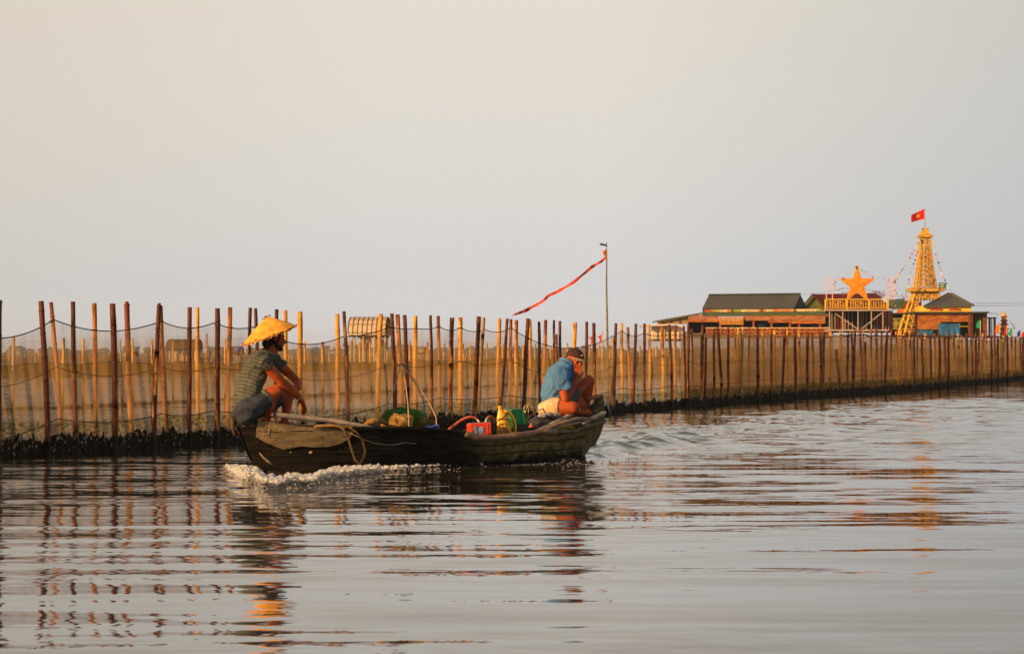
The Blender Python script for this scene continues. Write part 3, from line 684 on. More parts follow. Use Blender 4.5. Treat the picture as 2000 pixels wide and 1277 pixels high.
def lattice(mb, x0, x1, y0, y1, Y, n, cir=True, wd=.05):
    for py in (y0, (y0 + y1) / 2, y1): mb.bar(W(x0, py, Y), W(x1, py, Y), wd * 1.3)
    st_ = (x1 - x0) / n
    for i in range(n):
        a, b = x0 + i * st_, x0 + (i + 1) * st_
        mb.bar(W(a, y0, Y), W(a, y1, Y), wd); 
        if cir and i % 2 == 0:
            c = W((a + b) / 2, (y0 + y1) / 2, Y - .04); rd = min(st_, y1 - y0) * .34 / F * Y
            pts = [c + Vector((math.cos(q) * rd, 0, math.sin(q) * rd)) for q in np.linspace(0, 6.28, 11)]
            mb.tube(pts, wd * .45, 5)
        else: mb.bar(W(a, y0, Y), W(b, y1, Y), wd); mb.bar(W(a, y1, Y), W(b, y0, Y), wd)
mb = MB(); lattice(mb, 1380, 1620, 641, 654, YB - 1.0, 20, wd=.05); mb.build('railing', M('orange_rail', (.55, .20, .05), (.42, .12, .03), scale=3), hall, smooth=False)
MB().rect(1380, 641, 1620, 655, YB - .4, .05).build('rail_backing', M('maroon_backing', (.10, .018, .008), (.06, .01, .006), bump=0), hall, smooth=False)
MB().rect(1378, 639.5, 1622, 641, YB - 1.05, .1).build('handrail', CREAM, hall, smooth=False)
mb = MB().rect(1284, 655, 1622, 660, YB - 1, 7); mb.build('floor_deck', DKW, hall, smooth=False)
mb = MB()
for px in range(1290, 1622, 26): mb.rect(px, 659, px + 2.4, 730, YB - .6, .12)
mb.build('pile', DKW, hall, smooth=False)
# small shed at the left end
sh = thing('cream_shed', W(1308, 712, YB - 3), 'small cream walled shed with a flat white roof at the left end of the hall', 'shed')
MB().rect(1276, 636, 1336, 662, YB - 3, 3).build('wall', CREAM, sh, smooth=False)
mb = MB(); mb.prism([W(1252, 635.5, YB - 4), W(1314, 632, YB - 4), W(1318, 633.2, YB - 4), W(1314, 635.2, YB - 4), W(1254, 637.5, YB - 4)], (0, 4.6, 0)); mb.build('roof', M('white_sheet_roof', (.70, .62, .50), (.55, .46, .34), bump=0), sh, smooth=False)
mb = MB()
for px in (1256, 1275, 1297, 1318, 1335): mb.rect(px, 636, px + 1.4, 722, YB - 3.4, .1)
mb.build('stilt', PALE, sh, smooth=False)
MB().rect(1276, 662, 1340, 666, YB - 3, 3).build('floor_deck', DKW, sh, smooth=False)
MB().rect(1297, 637.5, 1299, 660, YB - 3.1, .05).build('door_frame', WOOD, sh, smooth=False)
# green gabled house
gh = thing('green_house', W(1600, 712, YB + 8), 'olive green gabled house with a red metal roof behind the hall', 'house')
Y8 = YB + 7
MB().prism([W(1588, 575.5, Y8), W(1563, 603, Y8), W(1563, 612, Y8), W(1612, 612, Y8), W(1612, 602, Y8)], (6.2, 5, 0)).build('wall', GRNW, gh, smooth=False)
mb = MB(); a_ = W(1588, 574.5, Y8 - .3); b_ = W(1613, 603, Y8 - .3); dv = Vector((6.6, 5.4, .25)); mb.prism([a_, b_, b_ + dv, a_ + dv], (0, 0, -.12)); mb.build('roof', REDR, gh, smooth=False)
mb = MB(); c_ = W(1562, 605, Y8 - .3); mb.bar(a_, b_, .14); mb.bar(a_, c_, .14); mb.build('barge_board', M('maroon_board', (.10, .02, .02), (.07, .015, .015), bump=0), gh, smooth=False)
mb = MB()
for k in range(9): mb.rect(1567 + k * 5, 585 + abs(1588 - 1567 - k * 5), 1567.4 + k * 5, 611, Y8 - .03, .03)
mb.build('wall_batten', DGRN, gh, smooth=False)

# star platform
YS = YB - 4
pf = thing('lookout_platform', W(1675, 712, YS), 'two level lookout platform of white pipes with yellow railings below the star', 'platform')
MB().rect(1612, 601.5, 1737, 604, YS, 3.2).build('deck', RWOOD, pf, smooth=False)
MB().rect(1611, 604.2, 1736, 607, YS - .1, .15).build('edge_beam', WHITE, pf, smooth=False)
mb = MB()
for px in (1611, 1653, 1696, 1733): mb.rect(px, 580 if px == 1733 else 584, px + 2.8, 604.5, YS - .05, .12)
mb.rect(1611, 583.5, 1735, 585, YS - .05, .12); mb.rect(1611, 600.5, 1735, 601.6, YS - .05, .12)
for px in range(1616, 1733, 5): mb.rect(px, 585, px + .7, 601, YS - .02, .05)
mb.build('railing', M('yellow_rail', (.80, .52, .05), (.68, .40, .03), bump=0), pf, smooth=False)
mb = MB().rect(1614, 586, 1652, 599, YS + .12, .05).rect(1656, 586, 1695, 599, YS + .12, .05).rect(1700, 590, 1732, 599, YS + .12, .05); mb.build('railing_panel', OWOOD2, pf, smooth=False)
mb = MB(); r = random.Random(3)
for _ in range(34): px = r.uniform(1616, 1730); mb.ell(W(px, r.uniform(588, 597), YS + .06), (.11, .03, .07), None, 6, 4)
mb.build('rail_ornament', M('dark_ornament', (.10, .03, .02), (.06, .02, .02), bump=0), pf)['kind'] = 'stuff'
mb = MB()
for i, px in enumerate((1620.5, 1625, 1631, 1646, 1651, 1657, 1665, 1676, 1682, 1686, 1692, 1702, 1708, 1713, 1724.5, 1730, 1736)):
    wide = px in (1620.5, 1646, 1676, 1702, 1724.5); yy = YS + (0 if wide else 2.6)
    mb.rect(px - (.85 if wide else .45), 606, px + (.85 if wide else .45), 645 if i % 3 else 676, yy, .12)
mb.rect(1611, 643.5, 1736, 646.2, YS - .1, .16)
mb.build('pipe_column', WHITE, pf, smooth=False)
mb = MB(); mb.bar(W(1631, 612, YS + .1), W(1676, 643, YS + .1), .075); mb.bar(W(1722, 611, YS + .1), W(1684, 641, YS + .1), .075); mb.bar(W(1664, 654, YS + .1), W(1674, 648, YS + .1), .1); mb.bar(W(1684, 648, YS + .1), W(1694, 654, YS + .1), .1)
mb.build('brace', WHITE, pf, smooth=False)
MB().rect(1633, 607, 1652, 643, YS + 3.0, .1).build('red_wall', RWOOD, pf, smooth=False); MB().rect(1712, 607, 1736, 643, YS + 3.0, .1).build('red_wall', RWOOD, pf, smooth=False)
MB().rect(1736, 606, 1744, 645, YS + 3, .1).build('side_wall', OWOOD, pf, smooth=False)
MB().rect(1612, 607, 1740, 650, YS + 3.3, .1).build('recess_shade', DARK, pf, smooth=False)  # black sheet put in for the shade under the deck
mb = MB()
for px in (1626, 1656, 1686, 1710, 1733): mb.rect(px, 646, px + 2, 735, YS + .4, .12)
mb.build('pile', DKW, pf, smooth=False)
# the star
stt = thing('star_sculpture', W(1675, 600, YS + .8), 'large orange five pointed wooden star standing on the lookout platform', 'sculpture')
C0 = (1674.5, 556); pts = []
for k in range(10):
    a = math.pi / 2 + k * math.pi / 5; rd = 40 if k % 2 == 0 else 15.5
    pts.append(W(C0[0] + rd * .95 * math.cos(a), C0[1] - rd * math.sin(a), YS + .8))
n = len(pts); c = W(C0[0], C0[1], YS + .72); vs = pts + [c] + [p + Vector((0, .12, 0)) for p in pts]
fs = [(n, i, (i + 1) % n) for i in range(n)] + [(i, i + n + 1, (i + 1) % n + n + 1, (i + 1) % n) for i in range(n)] + [tuple(range(2 * n, n, -1))]
MB().add(vs, fs).build('star', M('orange_star_wood', (.78, .31, .010), (.56, .17, .008), scale=3.5, stretch=(2, 1, 1), bump=.03), stt, smooth=False)
mb = MB(); mb.bar(W(1664, 602, YS + 1), W(1671, 572, YS + 1), .08); mb.bar(W(1684, 602, YS + 1), W(1679, 572, YS + 1), .08); mb.bar(W(1668, 590, YS + 1), W(1682, 590, YS + 1), .06); mb.build('support_frame', DKW, stt, smooth=False)
# pipe frames at both ends
for (x0, x1, y0, y1, lab) in ((1614, 1626, 544, 584, 'narrow pink pipe frame standing left of the orange star'), (1734, 1746, 542, 603, 'tall pink pipe frame wound with petals right of the orange star')):
    t = thing('pipe_frame', W((x0 + x1) / 2, y1, YS + .5), lab, 'frame', 'pipe frames flanking the star')
    mb = MB()
    for px in (x0, x1): mb.bar(W(px, y0, YS + .5), W(px, y1 + 3, YS + .5), .07)
    for py in (y0, (y0 * 2 + y1) / 3): mb.bar(W(x0, py, YS + .5), W(x1, py - 1, YS + .5), .05)
    mb.build('pipe', M('pink_paint', (.78, .45, .36), (.7, .3, .22), bump=0), t, smooth=False)
    if x0 > 1700:
        pm = {}
        for k in range(60):
            q = r.randrange(4); p = W(r.uniform(x0 - 1, x1 + 4), r.uniform(y0 + 4, y1), YS + .45)
            pm.setdefault(q, MB()).ell(p, (.05, .02, .05), None, 5, 4)
        for q, mb in pm.items(): o = mb.build('petal', [PC[0], PC[1], M('pink_petal', (.75, .3, .35), bump=0), M('navy_petal', (.03, .04, .15), bump=0)][q], t); o['kind'] = 'stuff'
# dry potted plants
DRY = M('dry_red_leaves', (.26, .05, .035), (.14, .04, .03), bump=0)
for (px, py, w_, h_, lab, rd, mm) in ((1650, 576, 14, 14, 'bushy potted plant with pink blossom left of the star', 5, M('pink_blossom', (.55, .16, .14), (.25, .06, .04), bump=0)), (1717, 574, 28, 18, 'drooping dry reddish potted plant right of the star', 6, DRY)):
    t = thing('potted_plant', W(px, 600, YS + 1.2), lab, 'plant'); r = random.Random(int(px)); mb = MB(); ml = MB()
    c = W(px + 2, py + 12, YS + 1.2)
    for k in range(46):
        e = W(px + r.uniform(-w_ / 2, w_ / 2), py + r.uniform(-h_ / 2, h_ / 2), YS + 1.2 + r.uniform(-.3, .3)); m_ = c.lerp(e, .6) + Vector((0, 0, .14)); mb.tube([c, m_, e], .011, 4)
        for q in range(5):
            p = m_.lerp(e, r.random()); s = r.uniform(.02, .055); a = r.uniform(0, 6); ml.add([p, p + Vector((s * math.cos(a), .02, s * math.sin(a))), p + Vector((s * math.cos(a + 1), -.02, s * math.sin(a + 1)))], [(0, 1, 2)])
    mb.build('branches', DRY, t); ml.build('leaves', mm, t, smooth=False, normals=False)
    MB().tube([W(px + 2, 601, YS + 1.2), W(px + 2, 592, YS + 1.2), W(px + 2, 590, YS + 1.2)], [.12, .18, .2], 10).build('pot', M('clay_pot', (.35, .12, .05)), t)
t = thing('planter', W(1689, 601, YS + .4), 'small green tub beside the foot of the star', 'tub'); mb = MB().tube([W(1689, 601, YS + .4), W(1689, 594, YS + .4), W(1689, 592, YS + .4)], [.11, .15, .10], 10); mb.build('tub', M('green_tub', (.06, .28, .05), bump=0), t)
MB().tube([W(1689, 592, YS + .4), W(1689, 588, YS + .4)], [.09, .07], 8).build('lid', REDR, t)
t = thing('cream_box', W(1695, 601, YS + .45), 'upright cream box right of the green tub on the platform', 'box'); MB().rect(1692, 589, 1699, 601, YS + .5, .2).build('box_body', CREAM, t, smooth=False); MB().rect(1691.6, 588, 1699.4, 589, YS + .47, .26).build('lid', WHITE, t, smooth=False)

# lattice tower
YT = YB + 4; tw = thing('lattice_tower', W(1812, 712, YT), 'tall yellow bamboo lattice tower with two balconies rising over the roofs', 'tower')
S = YT / F; TCX = W(1811.5, 0, YT).x; TCY = YT + 1.2
def hwid(py): return interp([(445, 2), (462, 8.2), (500, 11.5), (530, 15), (563, 20.5), (571, 22), (600, 31), (640, 43), (720, 60)], py) * S
def corner(py, i, k=1.0): h_ = hwid(py) * k; return Vector((TCX + (-h_, h_, h_, -h_)[i], TCY + (-h_, -h_, h_, h_)[i] * .9, CH - (py - HY) * S))
for i in range(4):
    mb = MB()
    for ya, yb in zip([462, 480, 500, 530, 563, 571, 600, 640], [480, 500, 530, 563, 571, 600, 640, 715]): mb.bar(corner(ya, i), corner(yb, i), .09 if yb < 565 else .14)
    mb.build('leg', YWOOD, tw, smooth=False)
for (ya, yb, n, nm) in ((462, 563, 11, 'upper_lattice'), (571, 712, 11, 'lower_lattice')):
    for i in range(4):
        mb = MB(); j = (i + 1) % 4; r = random.Random(i)
        levels = [lerp(ya, yb, (k / n) ** .93) for k in range(n + 1)]
        arch = ya > 565
        for a, b in zip(levels, levels[1:]):
            m = 3 if not arch else 9
            for q in range(m):
                t0, t1 = q / m, (q + 1) / m
                if arch and a > 585 and .18 < (t0 + t1) / 2 < .82: continue
                if arch and a > 600 and .3 < (t0 + t1) / 2 < .7: continue
                A1, A2 = corner(a, i).lerp(corner(a, j), t0), corner(a, i).lerp(corner(a, j), t1); B1, B2 = corner(b, i).lerp(corner(b, j), t0), corner(b, i).lerp(corner(b, j), t1)
                mb.bar(A1, B2, .06); mb.bar(A2, B1, .06)
                if q: mb.bar(A1, B1, .06)
            if not arch or a < 585: mb.bar(corner(a, i), corner(a, j), .08)
        if not arch:      # woven infill slats
            for k in range(4):
                t0 = (k + .5) / 4; mb.bar(corner(ya, i).lerp(corner(ya, j), t0), corner(yb - 4, i).lerp(corner(yb - 4, j), t0), .04)
        mb.build(nm, YWOOD, tw, smooth=False)
def deckslab(y0, y1, hw): return MB().box((TCX, TCY, CH - ((y0 + y1) / 2 - HY) * S), (2 * hw * S, 1.8 * hw * S, (y1 - y0) * S))
dk = deckslab(564, 569, 33).build('balcony', YWOOD, tw, smooth=False)
mb = MB(); 
for i in range(4):
    hh_ = 31.5 * S; q = [Vector((TCX + a * hh_, TCY + b * hh_ * .9, CH - (563 - HY) * S)) for a, b in ((-1, -1), (1, -1), (1, 1), (-1, 1))]
    mb.bar(q[i], q[(i + 1) % 4], .06)
mb.build('balcony_rail', OWOOD2, dk, smooth=False)
deckslab(458, 462.5, 14).build('top_balcony', YWOOD, tw, smooth=False)
mb = MB()
lev = [(458, 10.5), (452, 7.5), (446, 4.2), (444, 3.5)]
vs = [Vector((TCX + a * h_ * S, TCY + b * h_ * S, CH - (py - HY) * S)) for py, h_ in lev for a, b in ((-1, -1), (1, -1), (1, 1), (-1, 1))]
mb.add(vs, [(4 * k + i, 4 * k + (i + 1) % 4, 4 * k + 4 + (i + 1) % 4, 4 * k + 4 + i) for k in range(3) for i in range(4)] + [(12, 13, 14, 15)]); mb.build('cap', YWOOD, tw, smooth=False)
mb = MB()
for a in (-5, 5): mb.box((TCX + a * S, TCY - .1, CH - (446 - HY) * S), (.16, .1, .12)); mb.bar((TCX, TCY, CH - (447 - HY) * S), (TCX + a * S, TCY - .1, CH - (446 - HY) * S), .04)
mb.build('floodlight', DKW, tw, smooth=False)
# coloured hangings inside the tower
pm = {}
r = random.Random(12)
for k in range(90):
    py = r.uniform(470, 600); h_ = hwid(py) * .9; q = r.randrange(4)
    pm.setdefault(q, MB()).box((TCX + r.uniform(-h_, h_), TCY - hwid(py) * .9 - .05, CH - (py - HY) * S), (.08, .03, .09))
for q, mb in pm.items(): o = mb.build('paper_flag', [PC[0], PC[1], M('white_paper', (.7, .7, .72), bump=0), M('navy_petal', (.03, .04, .15), bump=0)][q], tw, smooth=False); o['kind'] = 'stuff'
# flag
t = thing('national_flag', Vector((TCX, TCY, CH - (445 - HY) * S)), 'red flag with a yellow star flying at the tip of the lattice tower', 'flag')
MB().tube([(TCX, TCY, CH - (446 - HY) * S), (TCX, TCY, CH - (405 - HY) * S)], [.035, .022], 6).build('flag_staff', M('grey_metal', (.3, .25, .25), bump=0), t)
def flagp(u, v):                           # u 0 at staff, 1 at fly; v 0 top, 1 bottom
    px = lerp(1809.3, 1783, u); py = lerp(lerp(405.5, 418.5, u ** .9), lerp(426, 433, u), v); p = W(px, py, TCY); p.y += .16 * math.sin(u * 5) * u; p.x = TCX + (px - 1810.5) * S
    p.z = CH - (py - HY) * S; return p
vs = [flagp(i / 11, j / 5) for i in range(12) for j in range(6)]; fs = [(i * 6 + j, i * 6 + j + 6, i * 6 + j + 7, i * 6 + j + 1) for i in range(11) for j in range(5)]
n = len(vs); MB().add(vs + [v + Vector((0, .02, 0)) for v in vs], fs + [tuple(k + n for k in f[::-1]) for f in fs]).build('cloth', M('flag_red', (.72, .008, .012), (.62, .006, .01), bump=0, trans=.3), t, normals=False)
sp5 = []
for k in range(10):
    a = math.pi / 2 + k * math.pi / 5; rd = .27 if k % 2 == 0 else .105; sp5.append(flagp(.48 - math.cos(a) * rd * .72, .5 - math.sin(a) * rd) + Vector((0, -.03, 0)))
cc = flagp(.48, .5) + Vector((0, -.035, 0)); MB().add([cc] + sp5, [(0, i + 1, (i + 1) % 10 + 1) for i in range(10)]).build('star', M('flag_yellow', (.9, .6, .02), bump=0), t, smooth=False, normals=False)
t = thing('green_sign', W(1840, 565, YT - .2), 'small green board fixed beside the tower balcony', 'sign'); MB().rect(1834, 552, 1848, 563, YT - 1.0, .08).build('board', M('teal_board', (.02, .20, .12), (.015, .14, .09), bump=0), t, smooth=False)
mb = MB(); mb.bar(W(1835, 552, YT - .9), W(1835, 568, YT - .9), .06); mb.bar(W(1847, 552, YT - .9), W(1847, 568, YT - .9), .06); mb.build('sign_post', DKW, t, smooth=False)
mb = MB()
for k in range(3): mb.rect(1836.5, 554 + k * 3, 1845 - k, 555 + k * 3, YT - 1.03, .02)
mb.build('lettering', CREAM, t, smooth=False)

# hip roofed pavilion
YV = YB - 6; pv = thing('pavilion', W(1850, 712, YV), 'wooden pavilion with an olive hipped roof and yellow frieze beside the tower', 'building')
ap1, ap2 = W(1853, 572.5, YV + 3), W(1858, 572.5, YV + 3); e = [W(1804, 598.5, YV + .3), W(1902, 596.5, YV + .3), W(1902, 596.5, YV + 6), W(1804, 598.5, YV + 6)]
mb = MB(); mb.add([ap1, ap2] + e + [p - Vector((0, 0, .07)) for p in e], [(0, 2, 3, 1), (1, 3, 4), (1, 4, 5, 0), (0, 5, 2), (2, 6, 7, 3), (3, 7, 8, 4), (4, 8, 9, 5), (5, 9, 6, 2)]); rf = mb.build('roof', GREY_ROOF, pv, smooth=False)
mb = MB(); mb.bar(ap1, e[0], .13); mb.bar(ap2, e[1], .13)
for k in range(12):
    q = (k + 1) / 13; p = e[0].lerp(e[1], q); tq = ap1.lerp(ap2, .5); mb.bar(p + Vector((0, -.01, .03)), p.lerp(tq, .96 if abs(q - .5) < .06 else .5 + .4 * (1 - abs(q - .5) * 2)) + Vector((0, -.01, .03)), .035)
mb.build('roof_seam', GREY_ROOF, rf, smooth=False)
MB().rect(1808, 596.5, 1897, 609.5, YV + .6, 5).build('frieze', M('yellow_wall', (.80, .50, .05), (.7, .4, .04), bump=0), pv, smooth=False)
mb = MB()
for cx in (1829, 1865):
    for dx in (-9, -4, 0, 4, 9): mb.ell(W(cx + dx, 604.3 - (1.2 if dx == 0 else 0) + (.8 if abs(dx) == 9 else 0), YV + .57), (.17, .03, .09), None, 8, 5)
    mb.tube([W(cx - 12, 604, YV + .55), W(cx - 5, 605.6, YV + .55), W(cx + 5, 605.6, YV + .55), W(cx + 12, 604, YV + .55)], .022, 5)
mb.build('frieze_ornament', M('red_ornament', (.5, .06, .02), bump=0), pv)
MB().rect(1785, 608.5, 1932, 611.5, YV - .5, 6).build('flat_roof', M('dark_green_roof', (.05, .06, .04), bump=0), pv, smooth=False)
mb = MB(); r = random.Random(4)
for (x0, x1, y0, y1, n) in ((1786, 1838, 611.5, 643, 11), (1838, 1893, 611.5, 628.5, 6)):
    for k in range(n):
        x = x0
        while x < x1 - 1: xe = min(x1, x + r.uniform(20, 40)); mb.rect(x + .1, lerp(y0, y1, k / n) + .1, xe - .1, lerp(y0, y1, (k + 1) / n) - .05, YV - .1 - r.uniform(0, .05), .06); x = xe
mb.build('plank_wall', OWOOD, pv, smooth=False)
MB().rect(1786, 612, 1925, 656, YV + 2.5, .1).build('interior_shade', DARK, pv, smooth=False)  # shade of the pavilion's inside, put in as a black sheet
for px, w_ in ((1786, 1.5), (1892, 4), (1898, 2), (1905, 3), (1920, 8), (1912, 1.4)): MB().rect(px, 611.5, px + w_, 655, YV - .3 + (px > 1900) * .5, .2).build('column', M('brown_post', (.20, .07, .025), (.11, .035, .015), scale=3), pv, smooth=False)
mb = MB().rect(1873, 636.5, 1893, 638, YV + .3, .1).rect(1873.5, 630, 1875, 655, YV + .3, .1); mb.build('counter', YWOOD, pv, smooth=False)
MB().rect(1786, 655, 1932, 659, YV - .4, 6).build('floor_deck', DKW, pv, smooth=False)
mb = MB()
for px in range(1790, 1932, 22): mb.rect(px, 658, px + 2.2, 735, YV - .2, .12)
mb.build('pile', DKW, pv, smooth=False)
def drape(x0, x1, y0, y1, Y, seed, taper=6):
    vs = []; fs = []; n = 14; r = random.Random(seed)
    for i in range(n):
        for j in range(6):
            t = i / (n - 1); px = lerp(x0, x1, t); s_ = (j / 5)
            py = lerp(y0 + (1.5 if 0 < i < n - 1 else 0) + math.sin(i * 1.3) * .5, y1, s_); px += (taper * (.5 - t)) * (1 - s_) * .6
            p = W(px, py, Y); p.y += .12 * math.sin(i * 1.9 + seed) * s_ - .4 * s_; vs.append(p)
    for i in range(n - 1):
        for j in range(5): a = i * 6 + j; fs.append((a, a + 6, a + 7, a + 1))
    n = len(vs); return MB().add(vs + [v + Vector((0, .03, 0)) for v in vs], fs + [tuple(k + n for k in f[::-1]) for f in fs])
t = thing('tarpaulin', W(1853, 655, YV - .5), 'blue tarpaulin draped under the plank front of the pavilion', 'tarp'); drape(1832, 1875, 630.5, 656, YV - .5, 1).build('sheet', BLUE, t, normals=False)
t = thing('tarpaulin', W(1800, 655, YV - .6), 'low blue tarpaulin at the tower side of the pavilion', 'tarp'); drape(1791, 1822, 643.5, 656, YV - .6, 2, 2).build('sheet', BLUE, t, normals=False)
YB += 10
# huts between platform and tower
hb = thing('red_roof_hut', W(1770, 712, YB + 2), 'low hut with red and green roofs between the platform and the tower', 'hut')
MB().prism([W(1741, 604, YB + 2), W(1745, 590, YB + 2), W(1771, 588, YB + 2), W(1771, 604, YB + 2)], (0, 3, .3)).build('green_roof', M('green_metal', (.05, .11, .06), (.04, .08, .05), bump=0), hb, smooth=False)
MB().prism([W(1765, 604, YB + 1.5), W(1768, 596, YB + 1.5), W(1783, 588, YB + 1.5), W(1800, 588, YB + 1.5), W(1800, 604, YB + 1.5)], (0, 2, .2)).build('red_roof', REDR, hb, smooth=False)
mb = MB().prism([W(1752 + 11 * (1 - math.cos(a)), 611 - 9 * math.sin(a), YB + 1.2) for a in np.linspace(0, 3.14, 9)], (0, .4, 0)); mb.build('arch', M('orange_arch', (.6, .15, .03), (.4, .08, .02), bump=0), hb, smooth=False)
MB().rect(1765, 604, 1800, 611, YB + 1, .4).build('fascia', M('yellow_beam', (.75, .42, .05), bump=0), hb, smooth=False)
MB().rect(1741, 611, 1786, 613, YB + .6, 2).build('flat_roof', M('slate_roof', (.05, .07, .06), bump=0), hb, smooth=False)
MB().rect(1741, 613, 1786, 655, YB + 2.4, .1).build('wall', DARK, hb, smooth=False)  # wall coloured near-black to give the shade under the roof
mb = MB(); lattice(mb, 1743, 1770, 622, 642, YB + 1.4, 6, wd=.06); mb.build('painted_screen', M('olive_screen', (.45, .40, .10), (.3, .25, .08), bump=0), hb, smooth=False)
MB().rect(1744, 623, 1769, 641, YB + 1.6, .05).build('screen_back', M('brown_screen', (.2, .13, .05), (.12, .08, .03), bump=0), hb, smooth=False)
MB().rect(1741, 655, 1786, 660, YB + .6, 3).build('floor_deck', DKW, hb, smooth=False)
mb = MB().tube([W(1761, 640, YB + 1), W(1761, 632, YB + 1), W(1763, 626, YB + 1)], [.2, .22, .1], 8); t = thing('green_shrub_pot', W(1761, 642, YB + 1), 'bright green rounded pot before the painted screen', 'pot'); mb.build('pot', M('bright_green', (.2, .42, .04), bump=0), t)
MB().tube([W(1763, 627, YB + 1), W(1764, 622, YB + 1)], .07, 6).build('neck', GREEN, t)
YB -= 10
t = thing('lamp_post', W(1761, 603, YB), 'thin curved lamp post with a yellow head left of the tower', 'lamp'); MB().tube([W(1764, 604, YB), W(1764, 580, YB), W(1761.5, 575.5, YB), W(1759, 577, YB)], .035, 6).build('shaft', M('lamp_grey', (.35, .28, .25), bump=0), t); MB().rect(1762, 583, 1766, 604, YB - .1, .1).build('sleeve', YWOOD, t, smooth=False)

# bunting: cord with little square flags
BC = [M('bunt_yellow', (.85, .6, .08), bump=0), M('bunt_navy', (.02, .03, .16), bump=0), M('bunt_pink', (.75, .30, .32), bump=0), M('bunt_red', (.6, .04, .04), bump=0), M('bunt_pale', (.75, .75, .6), bump=0), M('bunt_green', (.3, .5, .35), bump=0)]
def bunting(pts, Y, n, lab, seed, size=.19):
    t = thing('bunting', W(*pts[0], Y), lab, 'bunting', 'strings of little paper flags'); r = random.Random(seed)
    def at(u):
        u *= len(pts) - 1; i = min(int(u), len(pts) - 2); f_ = u - i; return W(lerp(pts[i][0], pts[i + 1][0], f_), lerp(pts[i][1], pts[i + 1][1], f_), Y)
    MB().tube([at(k / 20) for k in range(21)], .008, 4).build('cord', M('white_cord', (.6, .55, .5), bump=0), t)
    for k in range(n):
        p = at((k + .5) / n); s = size * r.uniform(.7, 1.1); a = r.uniform(-.5, .5); ca, sa = math.cos(a), math.sin(a)
        c = [(-s / 2, 0), (s / 2, 0), (s * .45, -s), (-s * .1, -s * 1.1)]
        MB().prism([p + Vector((x * ca - z * sa, r.uniform(-.03, .03), x * sa + z * ca)) for x, z in c], (0, .012, 0)).build('paper_flag', BC[(k * 5 + r.randrange(2)) % 6], t, smooth=False)
    return t
bunting([(1800, 464), (1783, 490), (1765, 521), (1755, 537), (1747, 551)], YT - 2, 16, 'bunting string from the tower top down to the tall pink pipe frame', 1)
bunting([(1802, 466), (1790, 495), (1779, 531), (1772, 560), (1767, 585)], YT - 1.5, 17, 'steeper bunting string from the tower top down to the curved lamp post', 2)
bunting([(1820, 464), (1826, 490), (1835, 520), (1845, 545), (1857, 570), (1864, 580)], YT - 1.5, 19, 'bunting string from the tower top down over the right side to the pavilion', 3)
bunting([(1675, 519), (1669, 522), (1655, 536), (1640, 545), (1628, 551)], YS + .7, 7, 'short bunting string from the star tip down to its left arm side', 4, .15)
bunting([(1676, 519), (1684, 527), (1693, 533), (1706, 541), (1734, 543)], YS + .7, 9, 'short bunting string from the star tip right to the tall pink pipe frame', 5, .15)
bunting([(1628, 553), (1634, 566), (1646, 562), (1655, 560)], YS + .6, 8, 'sagging bunting between the narrow pipe frame and the star waist', 6, .1)
bunting([(1746, 565), (1752, 572), (1762, 576), (1766, 588)], YS + .6, 7, 'little bunting between the tall pipe frame and the curved lamp post', 7, .1)
bunting([(1930, 611), (1942, 611.5), (1953, 613), (1962, 606)], YB, 7, 'bunting from the pavilion roof to the spire of the red pagoda', 8, .12)
bunting([(1966, 618), (1975, 630), (1983, 641)], YB, 6, 'bunting hanging down right of the red pagoda', 9, .12)

# right hand end: open frame, pagoda, feather flags, wires
t = thing('post_shelter', W(1937, 712, YB), 'small open shelter of brown posts right of the pavilion', 'shelter')
MB().rect(1929, 619.5, 1947, 621.5, YB, 2).build('roof', M('dark_green_roof', (.05, .06, .04), bump=0), t, smooth=False)
mb = MB().rect(1931, 621, 1935, 656, YB + .1, .15).rect(1941, 621, 1945, 656, YB + .1, .15).rect(1936.5, 621, 1938, 656, YB + 1.5, .1); mb.build('post', M('brown_post', (.16, .06, .025)), t, smooth=False)
MB().rect(1927, 656, 1949, 660, YB, 2).build('floor_deck', DKW, t, smooth=False)
t = thing('pagoda', W(1964, 712, YB), 'narrow red and gold tiered pagoda with a pointed spire', 'pagoda')
cx = W(1963.5, 0, YB).x; cy = YB + .5; S2 = YB / F
def zz_(py): return CH - (py - HY) * S2
RDP = M('pagoda_red', (.55, .09, .02), (.38, .06, .015), bump=0); GLD = M('pagoda_gold', (.8, .42, .05), (.65, .3, .03), bump=0)
for k, (py, hw) in enumerate(((618, 5.2), (625, 6.2), (632.5, 7.2), (641, 8.2), (650, 9))):
    tr = MB().tube([(cx, cy, zz_(py + 1.8)), (cx, cy, zz_(py + .4)), (cx, cy, zz_(py - 1.6))], [hw * 1.3 * S2, hw * 1.22 * S2, hw * .7 * S2], 8).build('tier_roof', RDP if k % 2 else M('pagoda_maroon', (.32, .06, .02), bump=0), t, smooth=False)
    mb = MB().tube([(cx, cy, zz_(py + 7)), (cx, cy, zz_(py + 1.8))], [hw * .85 * S2] * 2, 8); mb.build('tier_wall', GLD if k % 2 == 0 else RDP, t, smooth=False)
MB().tube([(cx, cy, zz_(617)), (cx, cy, zz_(611)), (cx, cy, zz_(606)), (cx, cy, zz_(604))], [5 * S2, 2.4 * S2, .6 * S2, .2 * S2], 8).build('spire', GLD, t, smooth=False)
MB().tube([(cx, cy, zz_(720)), (cx, cy, zz_(657))], 8 * S2, 8).build('base', DKW, t, smooth=False)
